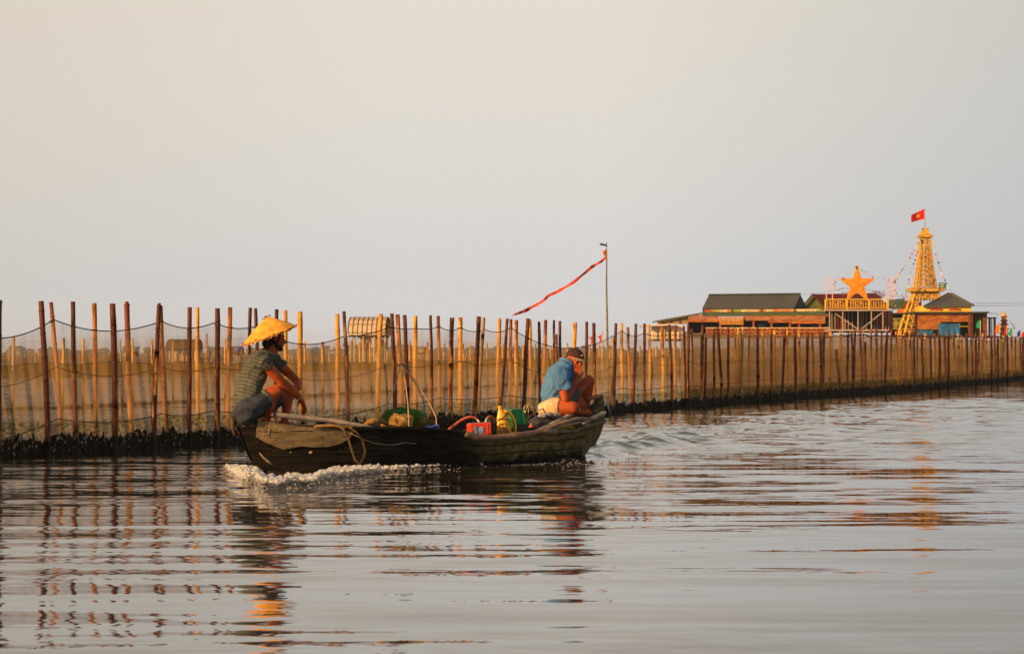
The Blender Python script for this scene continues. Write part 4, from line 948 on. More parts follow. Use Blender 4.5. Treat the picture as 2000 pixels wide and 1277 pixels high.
FFS = [(1911, 624, 641, 8, (.02, .50, .28), 'turquoise green feather flag inside the pavilion end', 'y'), (1948, 631, 651, 9, (.85, .30, .03), 'orange feather flag left of the red pagoda', 'o'), (1964, 634, 654, 5, (.70, .04, .02), 'red feather flag in front of the pagoda', 'r'),
       (1974, 639, 657, 7, (.02, .48, .26), 'green feather flag right of the pagoda', 'g'), (1990, 644, 657, 7, (.02, .04, .32), 'dark blue feather flag near the right edge', 'b'), (1999.5, 645, 660, 9, (.72, .02, .03), 'red feather flag cut by the right edge of the view', 'r')]
for (px, y0, y1, w_, c, lab, _) in FFS:
    t = thing('feather_flag', W(px + w_ / 2, 712, YB - 7), lab, 'flag', 'feather flags on the pier')
    Y = YB - 7; MB().tube([W(px + w_ / 2, 715, Y), W(px + w_ / 2, y0 + 2, Y)], .03, 6).build('shaft', PALE, t)
    pts = [W(px + w_ / 2, y0, Y), W(px + w_ * .1, y0 + 2, Y), W(px - w_ * .3, y0 + (y1 - y0) * .3, Y), W(px - w_ / 2, y0 + (y1 - y0) * .65, Y), W(px - w_ / 2, y1 - .8, Y), W(px, y1, Y), W(px + w_ / 2, y1 - .5, Y)]
    MB().prism(pts, (0, .03, 0)).build('cloth', M('ff' + lab[:6], c, tuple(x * .8 for x in c), bump=0, trans=.35), t, smooth=False)
for i, (ya, yb, lab) in enumerate(((592.5, 590.5, 'upper overhead wire running right from the pavilion roof'), (597, 596, 'lower overhead wire running right from the pavilion roof'))):
    t = thing('wire', W(1902, ya, YB + 10), lab, 'wire', 'overhead wires at the right')
    MB().tube([W(lerp(1870, 2060, k / 12), lerp(ya, yb - 2, k / 12) + 1.2 * math.sin(k / 12 * math.pi), YB + 10) for k in range(13)], .022, 4).build('strand', M('wire_grey', (.10, .10, .10), bump=0), t)
t = thing('wire', W(1750, 585, YB + 12), 'overhead wire passing behind the star and the tower', 'wire', 'overhead wires at the right')
MB().tube([W(px, py, YB + 12) for px, py in ((1560, 576), (1600, 572), (1655, 563), (1676, 561), (1700, 567), (1740, 577), (1800, 583))], .018, 4).build('strand', M('wire_grey', (.10, .10, .10), bump=0), t)
# pole ends and rail that top the fence near the platform
t = thing('fence_rail', G(1800, 763), 'crooked bamboo rail lashed along the far stretch of the near fence top', 'rail')
mb = MB(); r = random.Random(8)
for px in range(1640, 2060, 18):
    Y = FY(px) - .12; Y2 = FY(px + 20) - .12; mb.bar(W(px, interp([(1640, 655), (2000, 659)], px) + r.uniform(-1.5, 1.5), Y), W(px + 20, interp([(1640, 655), (2000, 659)], px + 20) + r.uniform(-1.5, 1.5), Y2), .035)
mb.build('cane', B_DRK, t, smooth=False)

# ---------------------------------------------------------------- the boat
ZK = -.12
BT = [(-2.17, .05), (-2.0, .15), (-1.8, .24), (-1.5, .33), (-1.1, .41), (-.5, .45), (.2, .46), (.8, .44), (1.3, .37), (1.7, .26), (2.0, .15), (2.18, .08)]
ZS = [(-2.17, .52), (-2.05, .485), (-1.63, .43), (-1.2, .40), (-.82, .385), (-.235, .375), (.05, .34), (.245, .285), (.45, .285), (.674, .30), (1.07, .322), (1.5, .317), (1.82, .36), (2.18, .41)]
def sheer(X): return interp(ZS, X)
def beam(X): return interp(BT, X)
boat = thing('fishing_boat', T(0, 0, 0), 'weathered tarred wooden fishing boat carrying two men past the fence', 'boat')
BDIR = (CT, ST, 0)
def hull_mat(name, tar, moss, wood, thr):
    g = NG(name); p = g.pos()
    dt = g.n('VectorMath', operation='DOT_PRODUCT'); g.l(p, dt.inputs[0]); dt.inputs[1].default_value = BDIR
    X = g.math('SUBTRACT', dt.outputs['Value'], OX * CT + OY * ST); Z = g.xyz(p)[2]
    cb = g.n('CombineXYZ'); g.l(X, cb.inputs[0]); g.l(Z, cb.inputs[2]); v = cb.outputs[0]
    grain = g.noise(g.vscale(v, 1.2, 1, 16), 3, 5, .75); blot = g.noise(g.vscale(v, 1, 1, 1.6), 4.5, 4, .7); fine = g.noise(g.vscale(v, 6, 1, 40), 4, 3, .7)
    lev = g.math('ADD', Z, g.math('MULTIPLY', g.math('SUBTRACT', blot, .5), .42))
    # weathered timber shows aft and high up, tar covers the rest
    w_ = g.math('MULTIPLY', g.rng(X, -.1, .8), g.rng(lev, thr, thr + .10))
    mos = g.mix(g.rng(g.noise(v, 11, 4, .7), .4, .6), moss, wood)
    base = g.mix(g.rng(grain, .47, .68), tar, tuple(x * 8 for x in tar))
    base = g.mix(g.rng(g.math('ADD', fine, g.math('MULTIPLY', blot, .4)), .80, .90), base, (.12, .085, .05))
    c = g.mix(w_, base, mos)
    c = g.mix(g.rng(grain, .60, .72), c, g.mix(.6, c, (.01, .008, .006)))
    h = g.math('ADD', grain, g.math('MULTIPLY', fine, .6))
    return g.done(g.pbr(c, g.rng(Z, .0, .25, .45, .8), g.bump(h, .035), Specular_IOR_Level=.14))
HULL = hull_mat('tarred_hull', (.0065, .005, .0036), (.13, .11, .022), (.30, .21, .095), .03)
WPL = M('weathered_plank', (.27, .19, .095), (.15, .105, .05), scale=5, stretch=(1, 1, 5), bump=.02, c3=(.05, .035, .02))
MOSSY = M('mossy_timber', (.17, .135, .06), (.08, .065, .025), scale=9, stretch=(1, 1, 1.6), bump=.03, c3=(.03, .022, .012))
def stem_k(t, k): return max(0, k) ** (1 - .42 * (1 - t) ** 5)
vs = []; fs = []; NS = 54
def station(t):
    xt = -2.17 + 4.28 * t; xk = -1.74 + 3.47 * t; zs = sheer(xt); b = beam(xt)
    def pt(y, z): return T(lerp(xk, xt, stem_k(t, (z - ZK) / (zs - ZK))), y, z)
    o_ = [(1.0, zs), (.985, lerp(zs, .12, .35)), (.95, lerp(zs, .12, .75)), (.88, .10), (.68, -.03), (.40, -.10), (0, ZK)]
    i_ = [(1.0, zs), (.97, .22), (.86, .13), (0, .10)]
    th = .028
    L_ = [pt(-b * k, z) for k, z in o_] + [pt(b * k, z) for k, z in o_[-2::-1]]
    bi = max(.01, b - th)
    L_ += [pt(bi * k, z) for k, z in i_] + [pt(-bi * k, z) for k, z in i_[-2::-1]]
    return L_
for i in range(NS): S_ = station(i / (NS - 1)); m = len(S_); vs += S_
for i in range(NS - 1):
    for k in range(m): a = i * m + k; b = i * m + (k + 1) % m; fs.append((a, b, b + m, a + m))
fs.append(tuple(range(m))); fs.append(tuple((NS - 1) * m + k for k in range(m - 1, -1, -1)))
wob = lambda p, n_: .007 * mnoise.noise(p * 3.0) + .003 * mnoise.noise(p * 14)
hull = MB().add(vs, fs).build('hull', HULL, boat, smooth=False, disp=wob)
def hull_y(X, z):                          # half width of the hull at length X and height z
    lo, hi = 0.0, 1.0
    for _ in range(26):
        t = (lo + hi) / 2; xt = -2.17 + 4.28 * t; xk = -1.74 + 3.47 * t; k = (z - ZK) / (sheer(xt) - ZK)
        if lerp(xk, xt, stem_k(t, k)) < X: lo = t
        else: hi = t
    zs = sheer(xt); tab = [(-.12, 0), (-.10, .40), (-.03, .68), (.10, .88), (lerp(zs, .12, .75), .95), (lerp(zs, .12, .35), .985), (zs, 1.0)]
    return beam(xt) * interp(sorted(tab), z)
def on_hull(px, py, proud):                # the hull's near skin as seen along that line, stood off by proud
    ly = -.3
    for _ in range(12):
        q = L(px, py, ly); X = CT * (q.x - OX) + ST * (q.y - OY); ly = -hull_y(X, q.z) - proud
    return L(px, py, ly)
for frac in (.30, .62):
    pts = []
    for i in range(60):
        X = lerp(-1.85, 1.8, i / 59); z = lerp(sheer(X), .02, frac) + .006 * math.sin(X * 9); pts.append(T(X, -hull_y(X, z) - .003, z))
    MB().tube(pts, .006, 5).build('plank_seam', M('seam_dark', (.012, .009, .006), scale=9), boat)
# near gunwale: worn pole aft, tarred rim in the middle
def rail(x0, x1, side, r_, m_, name, dz=.0, n=40):
    pts = []; rs = []
    for i in range(n):
        X = lerp(x0, x1, i / (n - 1)); pts.append(T(X, side * (beam(X) + .004), sheer(X) + dz + .006 * math.sin(X * 7))); rs.append(r_ * (1 + .16 * math.sin(X * 11) + .08 * math.sin(X * 29)))
    return MB().tube(pts, rs, 8, round_ends=True).build(name, m_, boat)
GUN = M('worn_gunwale', (.30, .18, .12), (.17, .10, .06), scale=8, stretch=(1, 1, 3), bump=.012)
rail(.12, 1.25, -1, .030, GUN, 'gunwale', -.004); rail(1.2, 2.1, -1, .024, MOSSY, 'gunwale'); rail(-1.35, .14, -1, .020, HULL, 'gunwale', .004)
rail(-1.9, 2.1, 1, .024, MOSSY, 'gunwale')
# weathered side plank at the bow
ol = [(503, 820), (530, 822), (565, 828), (600, 832), (632, 835), (668, 840), (690, 846), (684, 858), (664, 866), (640, 872), (612, 874), (590, 871), (572, 874), (556, 877), (540, 872), (522, 864), (500, 853)]
topl = [(503, 821), (530, 824), (565, 829), (600, 833), (640, 836), (690, 842)]; botl = [(503, 853), (522, 864), (540, 872), (556, 877), (572, 874), (590, 871), (612, 874), (640, 872), (664, 866), (684, 856), (690, 846)]
vs = []; fs = []; n1, n2 = 30, 7
for lay in (.022, -.02):
    for i in range(n1):
        px = lerp(503, 690, i / (n1 - 1))
        for j in range(n2): vs.append(on_hull(px - 4 * (1 - i / n1) * (j / n2), lerp(interp(topl, px), interp(botl, px) + .8 * math.sin(px * .9), j / (n2 - 1)), lay))
B = n1 * n2
for i in range(n1 - 1):
    for j in range(n2 - 1): a = i * n2 + j; fs += [(a, a + 1, a + n2 + 1, a + n2), (B + a, B + a + n2, B + a + n2 + 1, B + a + 1)]
    a = i * n2; fs.append((a, a + n2, B + a + n2, B + a)); a += n2 - 1; fs.append((a, B + a, B + a + n2, a + n2))
for i in (0, n1 - 1):
    for j in range(n2 - 1): a = i * n2 + j; fs.append((a, B + a, B + a + 1, a + 1))
MB().add(vs, fs).build('bow_plank', WPL, boat, smooth=False)
MB().tube([on_hull(px, py, .023) for px, py in ((503, 842), (520, 843), (540, 843.5), (575, 841), (610, 842))], .0035, 5).build('crack', M('seam_dark', (.012, .009, .006)), boat)
PT = M('bare_wood_patch', (.40, .28, .16), (.2, .13, .07), scale=14)
MB().tube([on_hull(527, 836, .025), on_hull(526, 843, .025), on_hull(525, 852, .025)], .005, 6).build('wooden_peg', PT, boat)
MB().ell(on_hull(607, 883, 0), (.022, .010, .014), None, 8, 6).build('patch', PT, boat); MB().ell(on_hull(568, 883, 0), (.009, .008, .008), None, 8, 6).build('patch', PT, boat)
MB().tube([on_hull(507, 884, .0), on_hull(515, 893, .0), on_hull(525, 901, .0), on_hull(534, 908, .0)], [.004, .011, .013, .004], 7).build('patch', PT, boat)
MB().tube([T(-2.19, -.01, .50), T(-2.185, 0, .42), T(-2.16, 0, .34)], [.018, .022, .014], 7).build('stem_post', M('stem_wood', (.13, .06, .03), (.05, .025, .012), scale=12), boat)
# decks, thwarts
mb = MB()
def dk(x0, x1, z, k=.92):
    mb.add([T(x0, -beam(x0) * k, z), T(x1, -beam(x1) * k, z), T(x1, beam(x1) * k, z), T(x0, beam(x0) * k, z)] + [T(x0, -beam(x0) * k, z - .03), T(x1, -beam(x1) * k, z - .03), T(x1, beam(x1) * k, z - .03), T(x0, beam(x0) * k, z - .03)],
           [(0, 1, 2, 3), (7, 6, 5, 4), (0, 4, 5, 1), (1, 5, 6, 2), (2, 6, 7, 3), (3, 7, 4, 0)])
dk(-2.12, -1.98, .455); dk(1.35, 2.0, .31); dk(-.5, -.3, .29); dk(.55, 1.2, .20); mb.build('thwart', MOSSY, boat, smooth=False)
# tall mossy stern post and tiller bracket
so = [(1160, 808), (1165, 794), (1171, 783), (1177, 772), (1179, 779), (1181, 790), (1182, 806), (1180, 826), (1172, 850), (1163, 868), (1156, 872), (1160, 845)]
pts = [L(px, py, -.04) for px, py in so]; MB().prism(pts, (-ST * .09, CT * .09, 0)).build('stern_post', MOSSY, boat, smooth=False)
MB().tube([L(1146, 779, .02), L(1156, 776, .02), L(1166, 775, .0), L(1175, 771, -.02)], [.016, .022, .022, .014], 8).build('tiller', M('rust_wood', (.36, .17, .06)), boat)
MB().tube([L(1183, 785, 0), L(1189, 799, 0), L(1193, 812, 0)], .006, 5).build('rudder_rod', M('steel_rod', (.35, .33, .32), rough=.3, metal=.8, bump=0), boat)

# ---------------------------------------------------------------- people
SKIN = M('tanned_skin', (.41, .084, .016), (.28, .050, .011), rough=.6, scale=9, bump=.002, spec=.25)
HAIR = M('black_hair', (.010, .008, .007), (.006, .005, .004), scale=60, bump=.01, rough=.6)
NAIL = None
def hand(mb, wrist, d, nrm, curl=(.35, .3, .25), spread=.12, sgn=1, size=1.0, thumb=.7, tcurl=.2):
    d = d.normalized(); nrm = (nrm - d * nrm.dot(d)).normalized(); s = d.cross(nrm) * sgn
    kn = wrist + d * .088 * size
    for q in (-.024, -.008, .008, .024): mb.tube([wrist + s * q * .55, wrist + d * .045 * size + s * q, kn + s * q * 1.12], [.013, .0135, .011], 8, round_ends=True)
    lens = (.036, .040, .038, .030)
    for i, q in enumerate((.031, .0105, -.0105, -.031)):
        b = kn + s * q; a = 0; dr = (d + s * spread * (q / .031)).normalized(); pts = [b - dr * .01, b]; l = lens[i] * size
        for j, f_ in enumerate((1.0, .72, .58)):
            a += curl[j]; b = b + (dr * math.cos(a) + nrm * math.sin(a)) * l * f_; pts.append(b)
        mb.tube(pts, [.0092, .0092, .0084, .0078, .0066], 8, round_ends=True)
    tb = wrist + d * .025 + s * .024; td = (d * math.cos(thumb) + s * math.sin(thumb) + nrm * tcurl).normalized()
    mb.tube([tb - td * .01, tb + td * .03, tb + td * .052 + d * .006, tb + td * .066 + d * .016], [.0125, .0115, .0098, .0078], 8, round_ends=True)
def head(mb, c, f, u, k=1.0):
    f = f.normalized(); u = (u - f * u.dot(f)).normalized(); s = f.cross(u); Rm = Matrix((f, s, u)).transposed()
    q = lambda a, b, e: c + (f * a + s * b + u * e) * k
    mb.ell(q(-.012, 0, .025), (.098 * k, .077 * k, .098 * k), Rm, 20, 14); mb.ell(q(.030, 0, -.045), (.060 * k, .058 * k, .070 * k), Rm, 16, 12)
    mb.ell(q(.062, 0, -.088), (.026 * k, .030 * k, .022 * k), Rm, 12, 8)
    mb.ell(q(.070, 0, .030), (.020 * k, .052 * k, .013 * k), Rm, 12, 8)                 # brow
    mb.tube([q(.078, 0, .015), q(.096, 0, -.008), q(.112, 0, -.026), q(.088, 0, -.036)], [.009 * k, .011 * k, .014 * k, .008 * k], 8, round_ends=True)
    for e in (-1, 1):
        mb.ell(q(.062, e * .036, -.020), (.022 * k, .020 * k, .024 * k), Rm, 10, 8); mb.ell(q(.098, e * .010, -.030), (.009 * k, .008 * k, .007 * k), Rm, 8, 6)
        mb.ell(q(-.012, e * .078, -.005), (.018 * k, .008 * k, .030 * k), Rm @ Matrix.Rotation(e * .25, 3, 'Z'), 10, 8)
    mb.ell(q(.086, 0, -.052), (.012 * k, .024 * k, .0065 * k), Rm, 10, 6); mb.ell(q(.083, 0, -.066), (.012 * k, .021 * k, .007 * k), Rm, 10, 6)
    return q, Rm
def folds(seed, amp=.010, fr=9, dirv=(0, 0, 1)):
    dv = Vector(dirv)
    def fn(p, n_):
        q = Vector((p.x * fr, p.y * fr, p.z * fr)); q += dv * (q.dot(dv)) * -.6
        a = mnoise.noise(q + Vector((seed, 0, 0))); b = mnoise.noise(q * 2.3 + Vector((0, seed, 0)))
        return amp * (1 - abs(a) * 2.2) * .8 + amp * .5 * b - amp * .35
    return fn
# ----- man at the bow, knees up, arms crossed over them
pA = thing('person', L(476, 822, 0), 'man in conical straw hat, striped grey green shirt and rolled jeans squatting on the bow', 'person')
FA = Vector((CT, ST, 0))                                            # he faces the stern
mb = MB()
mb.tube([L(483, 800, 0), L(486, 775, 0), L(494, 742, 0), L(508, 714, 0), L(519, 700, 0)], [.075, .065, .065, .07, .05], 16, side=(-ST, CT, 0), ratio=[1.35, 1.3, 1.35, 1.4, 1.5], round_ends=True)
mb.tube([L(517, 700, 0), L(527, 686, 0), L(535, 672, 0)], [.068, .056, .054], 12, round_ends=True)
hc = L(537, 661, -.01); hf = (FA * .95 + Vector((.10, -.25, -.12))); qh, Rh = head(mb, hc, hf, Vector((.0, 0, 1)) + FA * .12, .98)
# near arm resting on the knee
sh_, el_, wr_ = L(512, 705, -.20), L(550, 745, -.215), L(587, 776, -.16)
mb.tube([sh_.lerp(el_, .14), sh_.lerp(el_, .3), sh_.lerp(el_, .7), el_], [.046, .054, .050, .043], 14, round_ends=True)
mb.tube([el_, el_.lerp(wr_, .3), el_.lerp(wr_, .75), wr_], [.043, .047, .036, .028], 14, round_ends=True)
hand(mb, L(587, 775, -.16), (L(597, 800, -.14) - L(588, 776, -.16)), Vector((-.5, -.3, -.2)), (.05, .35, .3), .05, 1, 1.0, .55, .5)
# far arm, its hand gripping the near forearm
s2, e2, w2 = L(533, 703, .20), L(567, 731, .14), L(584, 748, -.02)
mb.tube([s2, s2.lerp(e2, .5), e2], [.056, .050, .042], 12, round_ends=True); mb.tube([e2, e2.lerp(w2, .4), w2], [.042, .042, .030], 12, round_ends=True)
hand(mb, w2 + Vector((.004, .0, -.004)), L(585, 757, -.17) - L(586, 748, -.06), L(560, 770, -.2) - L(590, 750, -.2), (.75, .75, .45), .16, -1, 1.0, .6, .9)
# legs
for (hip, kn, an, toe, r0) in ((L(480, 806, -.10), L(537, 764, -.17), L(521, 818, -.09), L(536, 834, -.08), 1.0), (L(482, 806, .11), L(566, 766, .16), L(556, 822, .10), L(570, 834, .10), .95)):
    mb.tube([hip, hip.lerp(kn, .35), hip.lerp(kn, .8), kn], [.098 * r0, .090 * r0, .070 * r0, .064 * r0], 14, round_ends=True)
    mb.ell(kn + Vector((.01, 0, .0)), (.066 * r0, .060 * r0, .066 * r0), None, 14, 10)
    mb.tube([kn + Vector((0, 0, -.01)), kn.lerp(an, .3) + FA * -.012, kn.lerp(an, .7), an], [.056 * r0, .058 * r0, .043 * r0, .034 * r0], 14, round_ends=True)
    mb.tube([an + FA * -.03 + Vector((0, 0, -.02)), an.lerp(toe, .6), toe], [.034, .032, .022], 10, round_ends=True)
mb.build('body', SKIN, pA, remesh=.0055, rs=3)
def eyes(q, Rm, par, k=1.0):
    mw = MB(); mi = MB()
    for e in (-1, 1): mw.ell(q(.070, e * .031, .006), (.013 * k, .015 * k, .010 * k), Rm, 10, 8); mi.ell(q(.0805, e * .031, .005), (.004 * k, .007 * k, .007 * k), Rm, 8, 6)
    o_ = mw.build('eyes', M('eye_white', (.22, .17, .14), bump=0, rough=.2), par); mi.build('iris', M('iris_dark', (.015, .008, .005), bump=0, rough=.1), o_)
eyes(qh, Rh, pA)
mb = MB(); mb.ell(qh(-.022, 0, .030), (.098, .083, .100), Rh, 18, 12)
mb.ell(qh(-.062, 0, -.040), (.058, .072, .070), Rh, 14, 10)
for e in (-1, 1): mb.ell(qh(.006, e * .070, -.040), (.018, .012, .050), Rh, 10, 8)
mb.build('hair', HAIR, pA, remesh=.007, rs=1, disp=lambda p, n_: .004 * mnoise.noise(p * 70))
mb = MB(); mb.ell(qh(.060, 0, -.092), (.034, .036, .024), Rh, 10, 6)
for e in (-1, 1): mb.ell(qh(.036, e * .048, -.075), (.036, .016, .024), Rh, 10, 6)
mb.build('beard', HAIR, pA, remesh=.006, rs=1); MB().ell(qh(.084, 0, -.042), (.013, .029, .008), Rh, 10, 6).build('moustache', HAIR, pA)
for e in (-1, 1): MB().ell(qh(.078, e * .030, .026), (.008, .018, .005), Rh, 8, 6).build('eyebrow', HAIR, pA)
# shirt with stripes running round the torso
def stripe_mat():
    g = NG('striped_shirt'); p = g.pos()
    q = g.n('VectorMath', operation='DOT_PRODUCT'); g.l(p, q.inputs[0]); ax = (L(505, 705, 0) - L(468, 795, 0)).normalized(); q.inputs[1].default_value = tuple(ax)
    n1 = g.noise(p, 7, 3); v = g.math('ADD', q.outputs['Value'], g.math('MULTIPLY', n1, .012))
    f = g.math('FRACT', g.math('DIVIDE', v, .034)); b = g.math('MULTIPLY', g.rng(f, .0, .12), g.rng(f, .34, .46, 1, 0))
    c = g.mix(g.rng(n1, .3, .7), (.074, .083, .068), (.108, .118, .095)); c = g.mix(g.math('MULTIPLY', b, .62), c, (.040, .016, .010))
    return g.done(g.pbr(c, .85, g.bump(g.noise(p, 160, 2), .001), Specular_IOR_Level=.1))
mb = MB(); sd = (-ST, CT, 0)
mb.tube([L(480, 806, 0), L(479, 792, 0), L(483, 768, 0), L(490, 742, 0), L(501, 717, 0), L(513, 701, 0), L(521, 693, 0)], [.100, .108, .104, .108, .115, .100, .068], 20, side=sd, ratio=[1.4, 1.42, 1.40, 1.42, 1.45, 1.5, 1.1], round_ends=True)
mb.tube([L(508, 704, -.15), L(515, 708, -.20), sh_.lerp(el_, .30)], [.082, .076, .069], 14, round_ends=False); mb.tube([L(520, 700, .14), s2, s2.lerp(e2, .55)], [.080, .074, .066], 14)
mb.ell(L(505, 703, -.16), .078, None, 12, 9); mb.ell(L(520, 700, .15), .078, None, 12, 9)
mb.build('shirt', stripe_mat(), pA, remesh=.0075, rs=5, disp=folds(3, .020, 11, (.5, .3, .6)))
MB().tube([L(521, 692, 0) + Vector((math.cos(a) * .072 * CT - math.sin(a) * .064 * ST, math.cos(a) * .072 * ST + math.sin(a) * .064 * CT, .012 + .022 * -math.cos(a))) for a in np.linspace(0, 6.28, 17)], .012, 7).build('collar', M('shirt_collar', (.20, .21, .16), bump=.002), pA)
JEAN = M('blue_jeans', (.042, .050, .064), (.018, .022, .030), scale=10, stretch=(1, 1, 1), bump=.006, rough=.85)
mb = MB(); kn = L(537, 764, -.17); hip = L(480, 806, -.10)
mb.tube([hip + Vector((-.02, 0, 0)), hip.lerp(kn, .3), hip.lerp(kn, .73)], [.118, .106, .082], 16)
hip2 = L(482, 806, .11); kn2 = L(566, 766, .16); mb.tube([hip2, hip2.lerp(kn2, .35), hip2.lerp(kn2, .72)], [.115, .104, .084], 16)
mb.ell(L(481, 810, 0), (.12, .16, .09), Matrix.Rotation(TH, 3, 'Z'), 18, 12); mb.ell(hip, .115, None, 14, 10)
jn = mb.build('jeans', JEAN, pA, remesh=.0075, rs=4, disp=folds(8, .017, 9, (.8, .4, .4)))
a = hip.lerp(kn, .73); dd = (kn - hip).normalized(); mb = MB(); mb.tube([a - dd * .02, a + dd * .012], [.088, .086], 16); mb.build('rolled_cuff', M('jean_cuff', (.12, .13, .14), (.07, .08, .09), bump=.004), jn)
mb = MB(); mb.box(L(475, 806, -.150), (.040, .02, .075), Matrix.Rotation(TH + .1, 3, 'Z')); mb.build('pocket_flap', M('denim_patch', (.10, .12, .15), bump=.003), jn, smooth=False)
mb = MB(); wv = L(592, 781, -.155); ax = (wr_ - el_).normalized(); u_ = ax.orthogonal(); v_ = ax.cross(u_)
mb.tube([wr_ - ax * .012 + (u_ * math.cos(q) + v_ * math.sin(q)) * .031 for q in np.linspace(0, 6.28, 15)], .005, 6); mb.build('bracelet', M('bead_bracelet', (.4, .36, .30), rough=.3, bump=0), pA)
# conical hat, brim frayed
def straw_mat():
    g = NG('straw_hat'); p = g.objc(); n1 = g.noise(p, 9, 4, .7); n2 = g.noise(p, 55, 3, .7)
    c = g.mix(g.rng(n1, .36, .62), (.66, .27, .022), (.86, .43, .05)); c = g.mix(g.rng(n2, .58, .74), c, (.42, .20, .05))
    return g.done(g.pbr(c, .7, g.bump(g.math('ADD', n1, n2), .01), Specular_IOR_Level=.25))
STRAW = straw_mat()
HY_ = hc.y; hC = W(526.5, 654, HY_ + .01); uu = (W(578, 636, HY_) - W(474, 672, HY_)).normalized(); vv = Vector((-.02, 1, .10)); nn = -uu.cross(vv).normalized()
nn = nn if nn.z > 0 else -nn; vv = nn.cross(uu).normalized(); HRAD = .262; HH = (W(521, 616, HY_) - hC).dot(nn)
apx = W(521, 617, HY_) ; apx = apx + Vector((0, (hC - apx).y, 0))
vs = []; fs = []; NA, NR = 60, 16
for sgn, off in ((1, 0), (-1, -.006)):
    for i in range(NR):
        t = (i + .35) / (NR - .65) if i else .02
        for k in range(NA):
            a = 2 * math.pi * k / NA; rad = HRAD * t * (1 + .02 * math.sin(3 * a) * t + .012 * math.sin(7 * a + 1) * t)
            c0 = apx.lerp(hC, t ** .93); rid = .0035 * math.sin(a * 16) * t
            vs.append(c0 + (uu * math.cos(a) + vv * math.sin(a)) * rad + nn * (off + rid + (.010 * math.sin(math.pi * t))) + Vector((0, 0, -.004 * math.sin(5 * a) * t)))
B = NA * NR
for i in range(NR - 1):
    for k in range(NA):
        a = i * NA + k; b = i * NA + (k + 1) % NA; fs.append((a, b, b + NA, a + NA)); fs.append((B + a, B + a + NA, B + b + NA, B + b))
for k in range(NA): a = (NR - 1) * NA + k; b = (NR - 1) * NA + (k + 1) % NA; fs.append((a, b, B + b, B + a))
fs.append(tuple(range(NA)))
hat = MB().add(vs, fs).build('straw_hat', STRAW, pA, disp=lambda p, n_: .004 * mnoise.noise(p * 22), normals=True)
hat['label'] = 'frayed yellow conical straw hat'
mb = MB(); r = random.Random(77)
for k in range(330):
    a = r.uniform(0, 6.283); e_ = hC + (uu * math.cos(a) + vv * math.sin(a)) * HRAD * r.uniform(.95, 1.01) + nn * r.uniform(-.006, .008)
    o_ = (uu * math.cos(a) + vv * math.sin(a)); tg = nn.cross(o_); s = r.uniform(.014, .034); dr = (o_ * r.uniform(.2, 1) - nn * r.uniform(-.3, 1.0) + tg * r.uniform(-.9, .9)).normalized(); wd_ = tg * s * .5 + nn * r.uniform(-.006, .006)
    mb.add([e_ - wd_, e_ + wd_, e_ + dr * s + wd_ * .3, e_ + dr * s * .8 - wd_ * .4], [(0, 1, 2, 3)])
mb.build('brim_fray', M('frayed_straw', (.60, .30, .10), (.26, .09, .03), scale=40, bump=0, lo=.42, hi=.58), hat, smooth=False, normals=False)
mb = MB()
for k in range(26):
    a = r.uniform(0, 6.283); e_ = apx + (uu * math.cos(a) + vv * math.sin(a)) * r.uniform(.008, .045) - nn * r.uniform(.0, .018); s = r.uniform(.012, .024); dr = Vector((r.uniform(-1, 1), r.uniform(-1, .4), r.uniform(-.2, .9))).normalized(); q = dr.orthogonal().normalized() * s * .35
    mb.add([e_ - q, e_ + q, e_ + dr * s], [(0, 1, 2)])
mb.build('crown_fray', M('frayed_crown', (.24, .09, .03), (.13, .045, .02), scale=40, bump=0), hat, smooth=False, normals=False)

SKIN2 = M('deep_tan_skin', (.37, .072, .014), (.25, .044, .009), rough=.6, scale=9, bump=.002, spec=.25)  # slightly darker skin tone for the stern man
# ----- man at the stern, one leg folded, hand over his face
pB = thing('person', L(1085, 808, 0), 'man in dark cap and blue polo shirt sitting at the stern, hand on face', 'person')
mb = MB()
mb.tube([L(1080, 796, 0), L(1080, 776, 0), L(1087, 750, 0), L(1098, 729, 0), L(1106, 718, 0)], [.075, .065, .065, .07, .05], 16, side=sd, ratio=[1.35, 1.3, 1.35, 1.4, 1.5], round_ends=True)
mb.tube([L(1104, 720, 0), L(1111, 710, -.01), L(1118, 700, -.02)], [.066, .058, .056], 12, round_ends=True)
hc2 = L(1122.5, 704, -.03); hf2 = Vector((.62, -.74, -.22)); qb, Rb = head(mb, hc2, hf2, Vector((.30, -.1, 1)), .97)
S1, E1_, W1 = L(1096, 731, -.21), L(1104, 779, -.26), L(1126, 743, -.20)
mb.tube([S1.lerp(E1_, .25), S1.lerp(E1_, .5), E1_], [.045, .052, .044], 14, round_ends=True); mb.tube([E1_, E1_.lerp(W1, .3), E1_.lerp(W1, .8), W1], [.044, .047, .035, .029], 14, round_ends=True)
mouth = qb(.11, 0, -.045)
hand(mb, L(1126, 742, -.20), L(1129, 724, -.20) - L(1126, 742, -.20), hc2 - L(1127, 725, -.25), (.15, .35, .35), .15, -1, 1.02, .6, .3)
S3, E3, W3 = L(1110, 728, .2), L(1122, 768, .22), L(1132, 775, .06)
mb.tube([S3, E3], [.055, .042], 12, round_ends=True); mb.tube([E3, W3], [.042, .03], 12, round_ends=True); hand(mb, W3, L(1136, 790, .0) - W3, Vector((0, -.2, -1)), (.3, .4, .3), .1, 1, .95, .5, .2)
hp, kp = L(1080, 797, -.12), L(1119, 796, -.31)
mb.tube([hp, hp.lerp(kp, .5), kp], [.092, .080, .066], 14, round_ends=True); mb.ell(kp, .066, None, 12, 9)
ank = L(1126, 804, -.06); mb.tube([kp, kp.lerp(ank, .4), ank], [.060, .058, .038], 12, round_ends=True); mb.tube([ank, L(1138, 805, -.10), L(1148, 804, -.13), L(1153, 806, -.14)], [.036, .030, .024, .016], 10, ratio=1.25, round_ends=True)
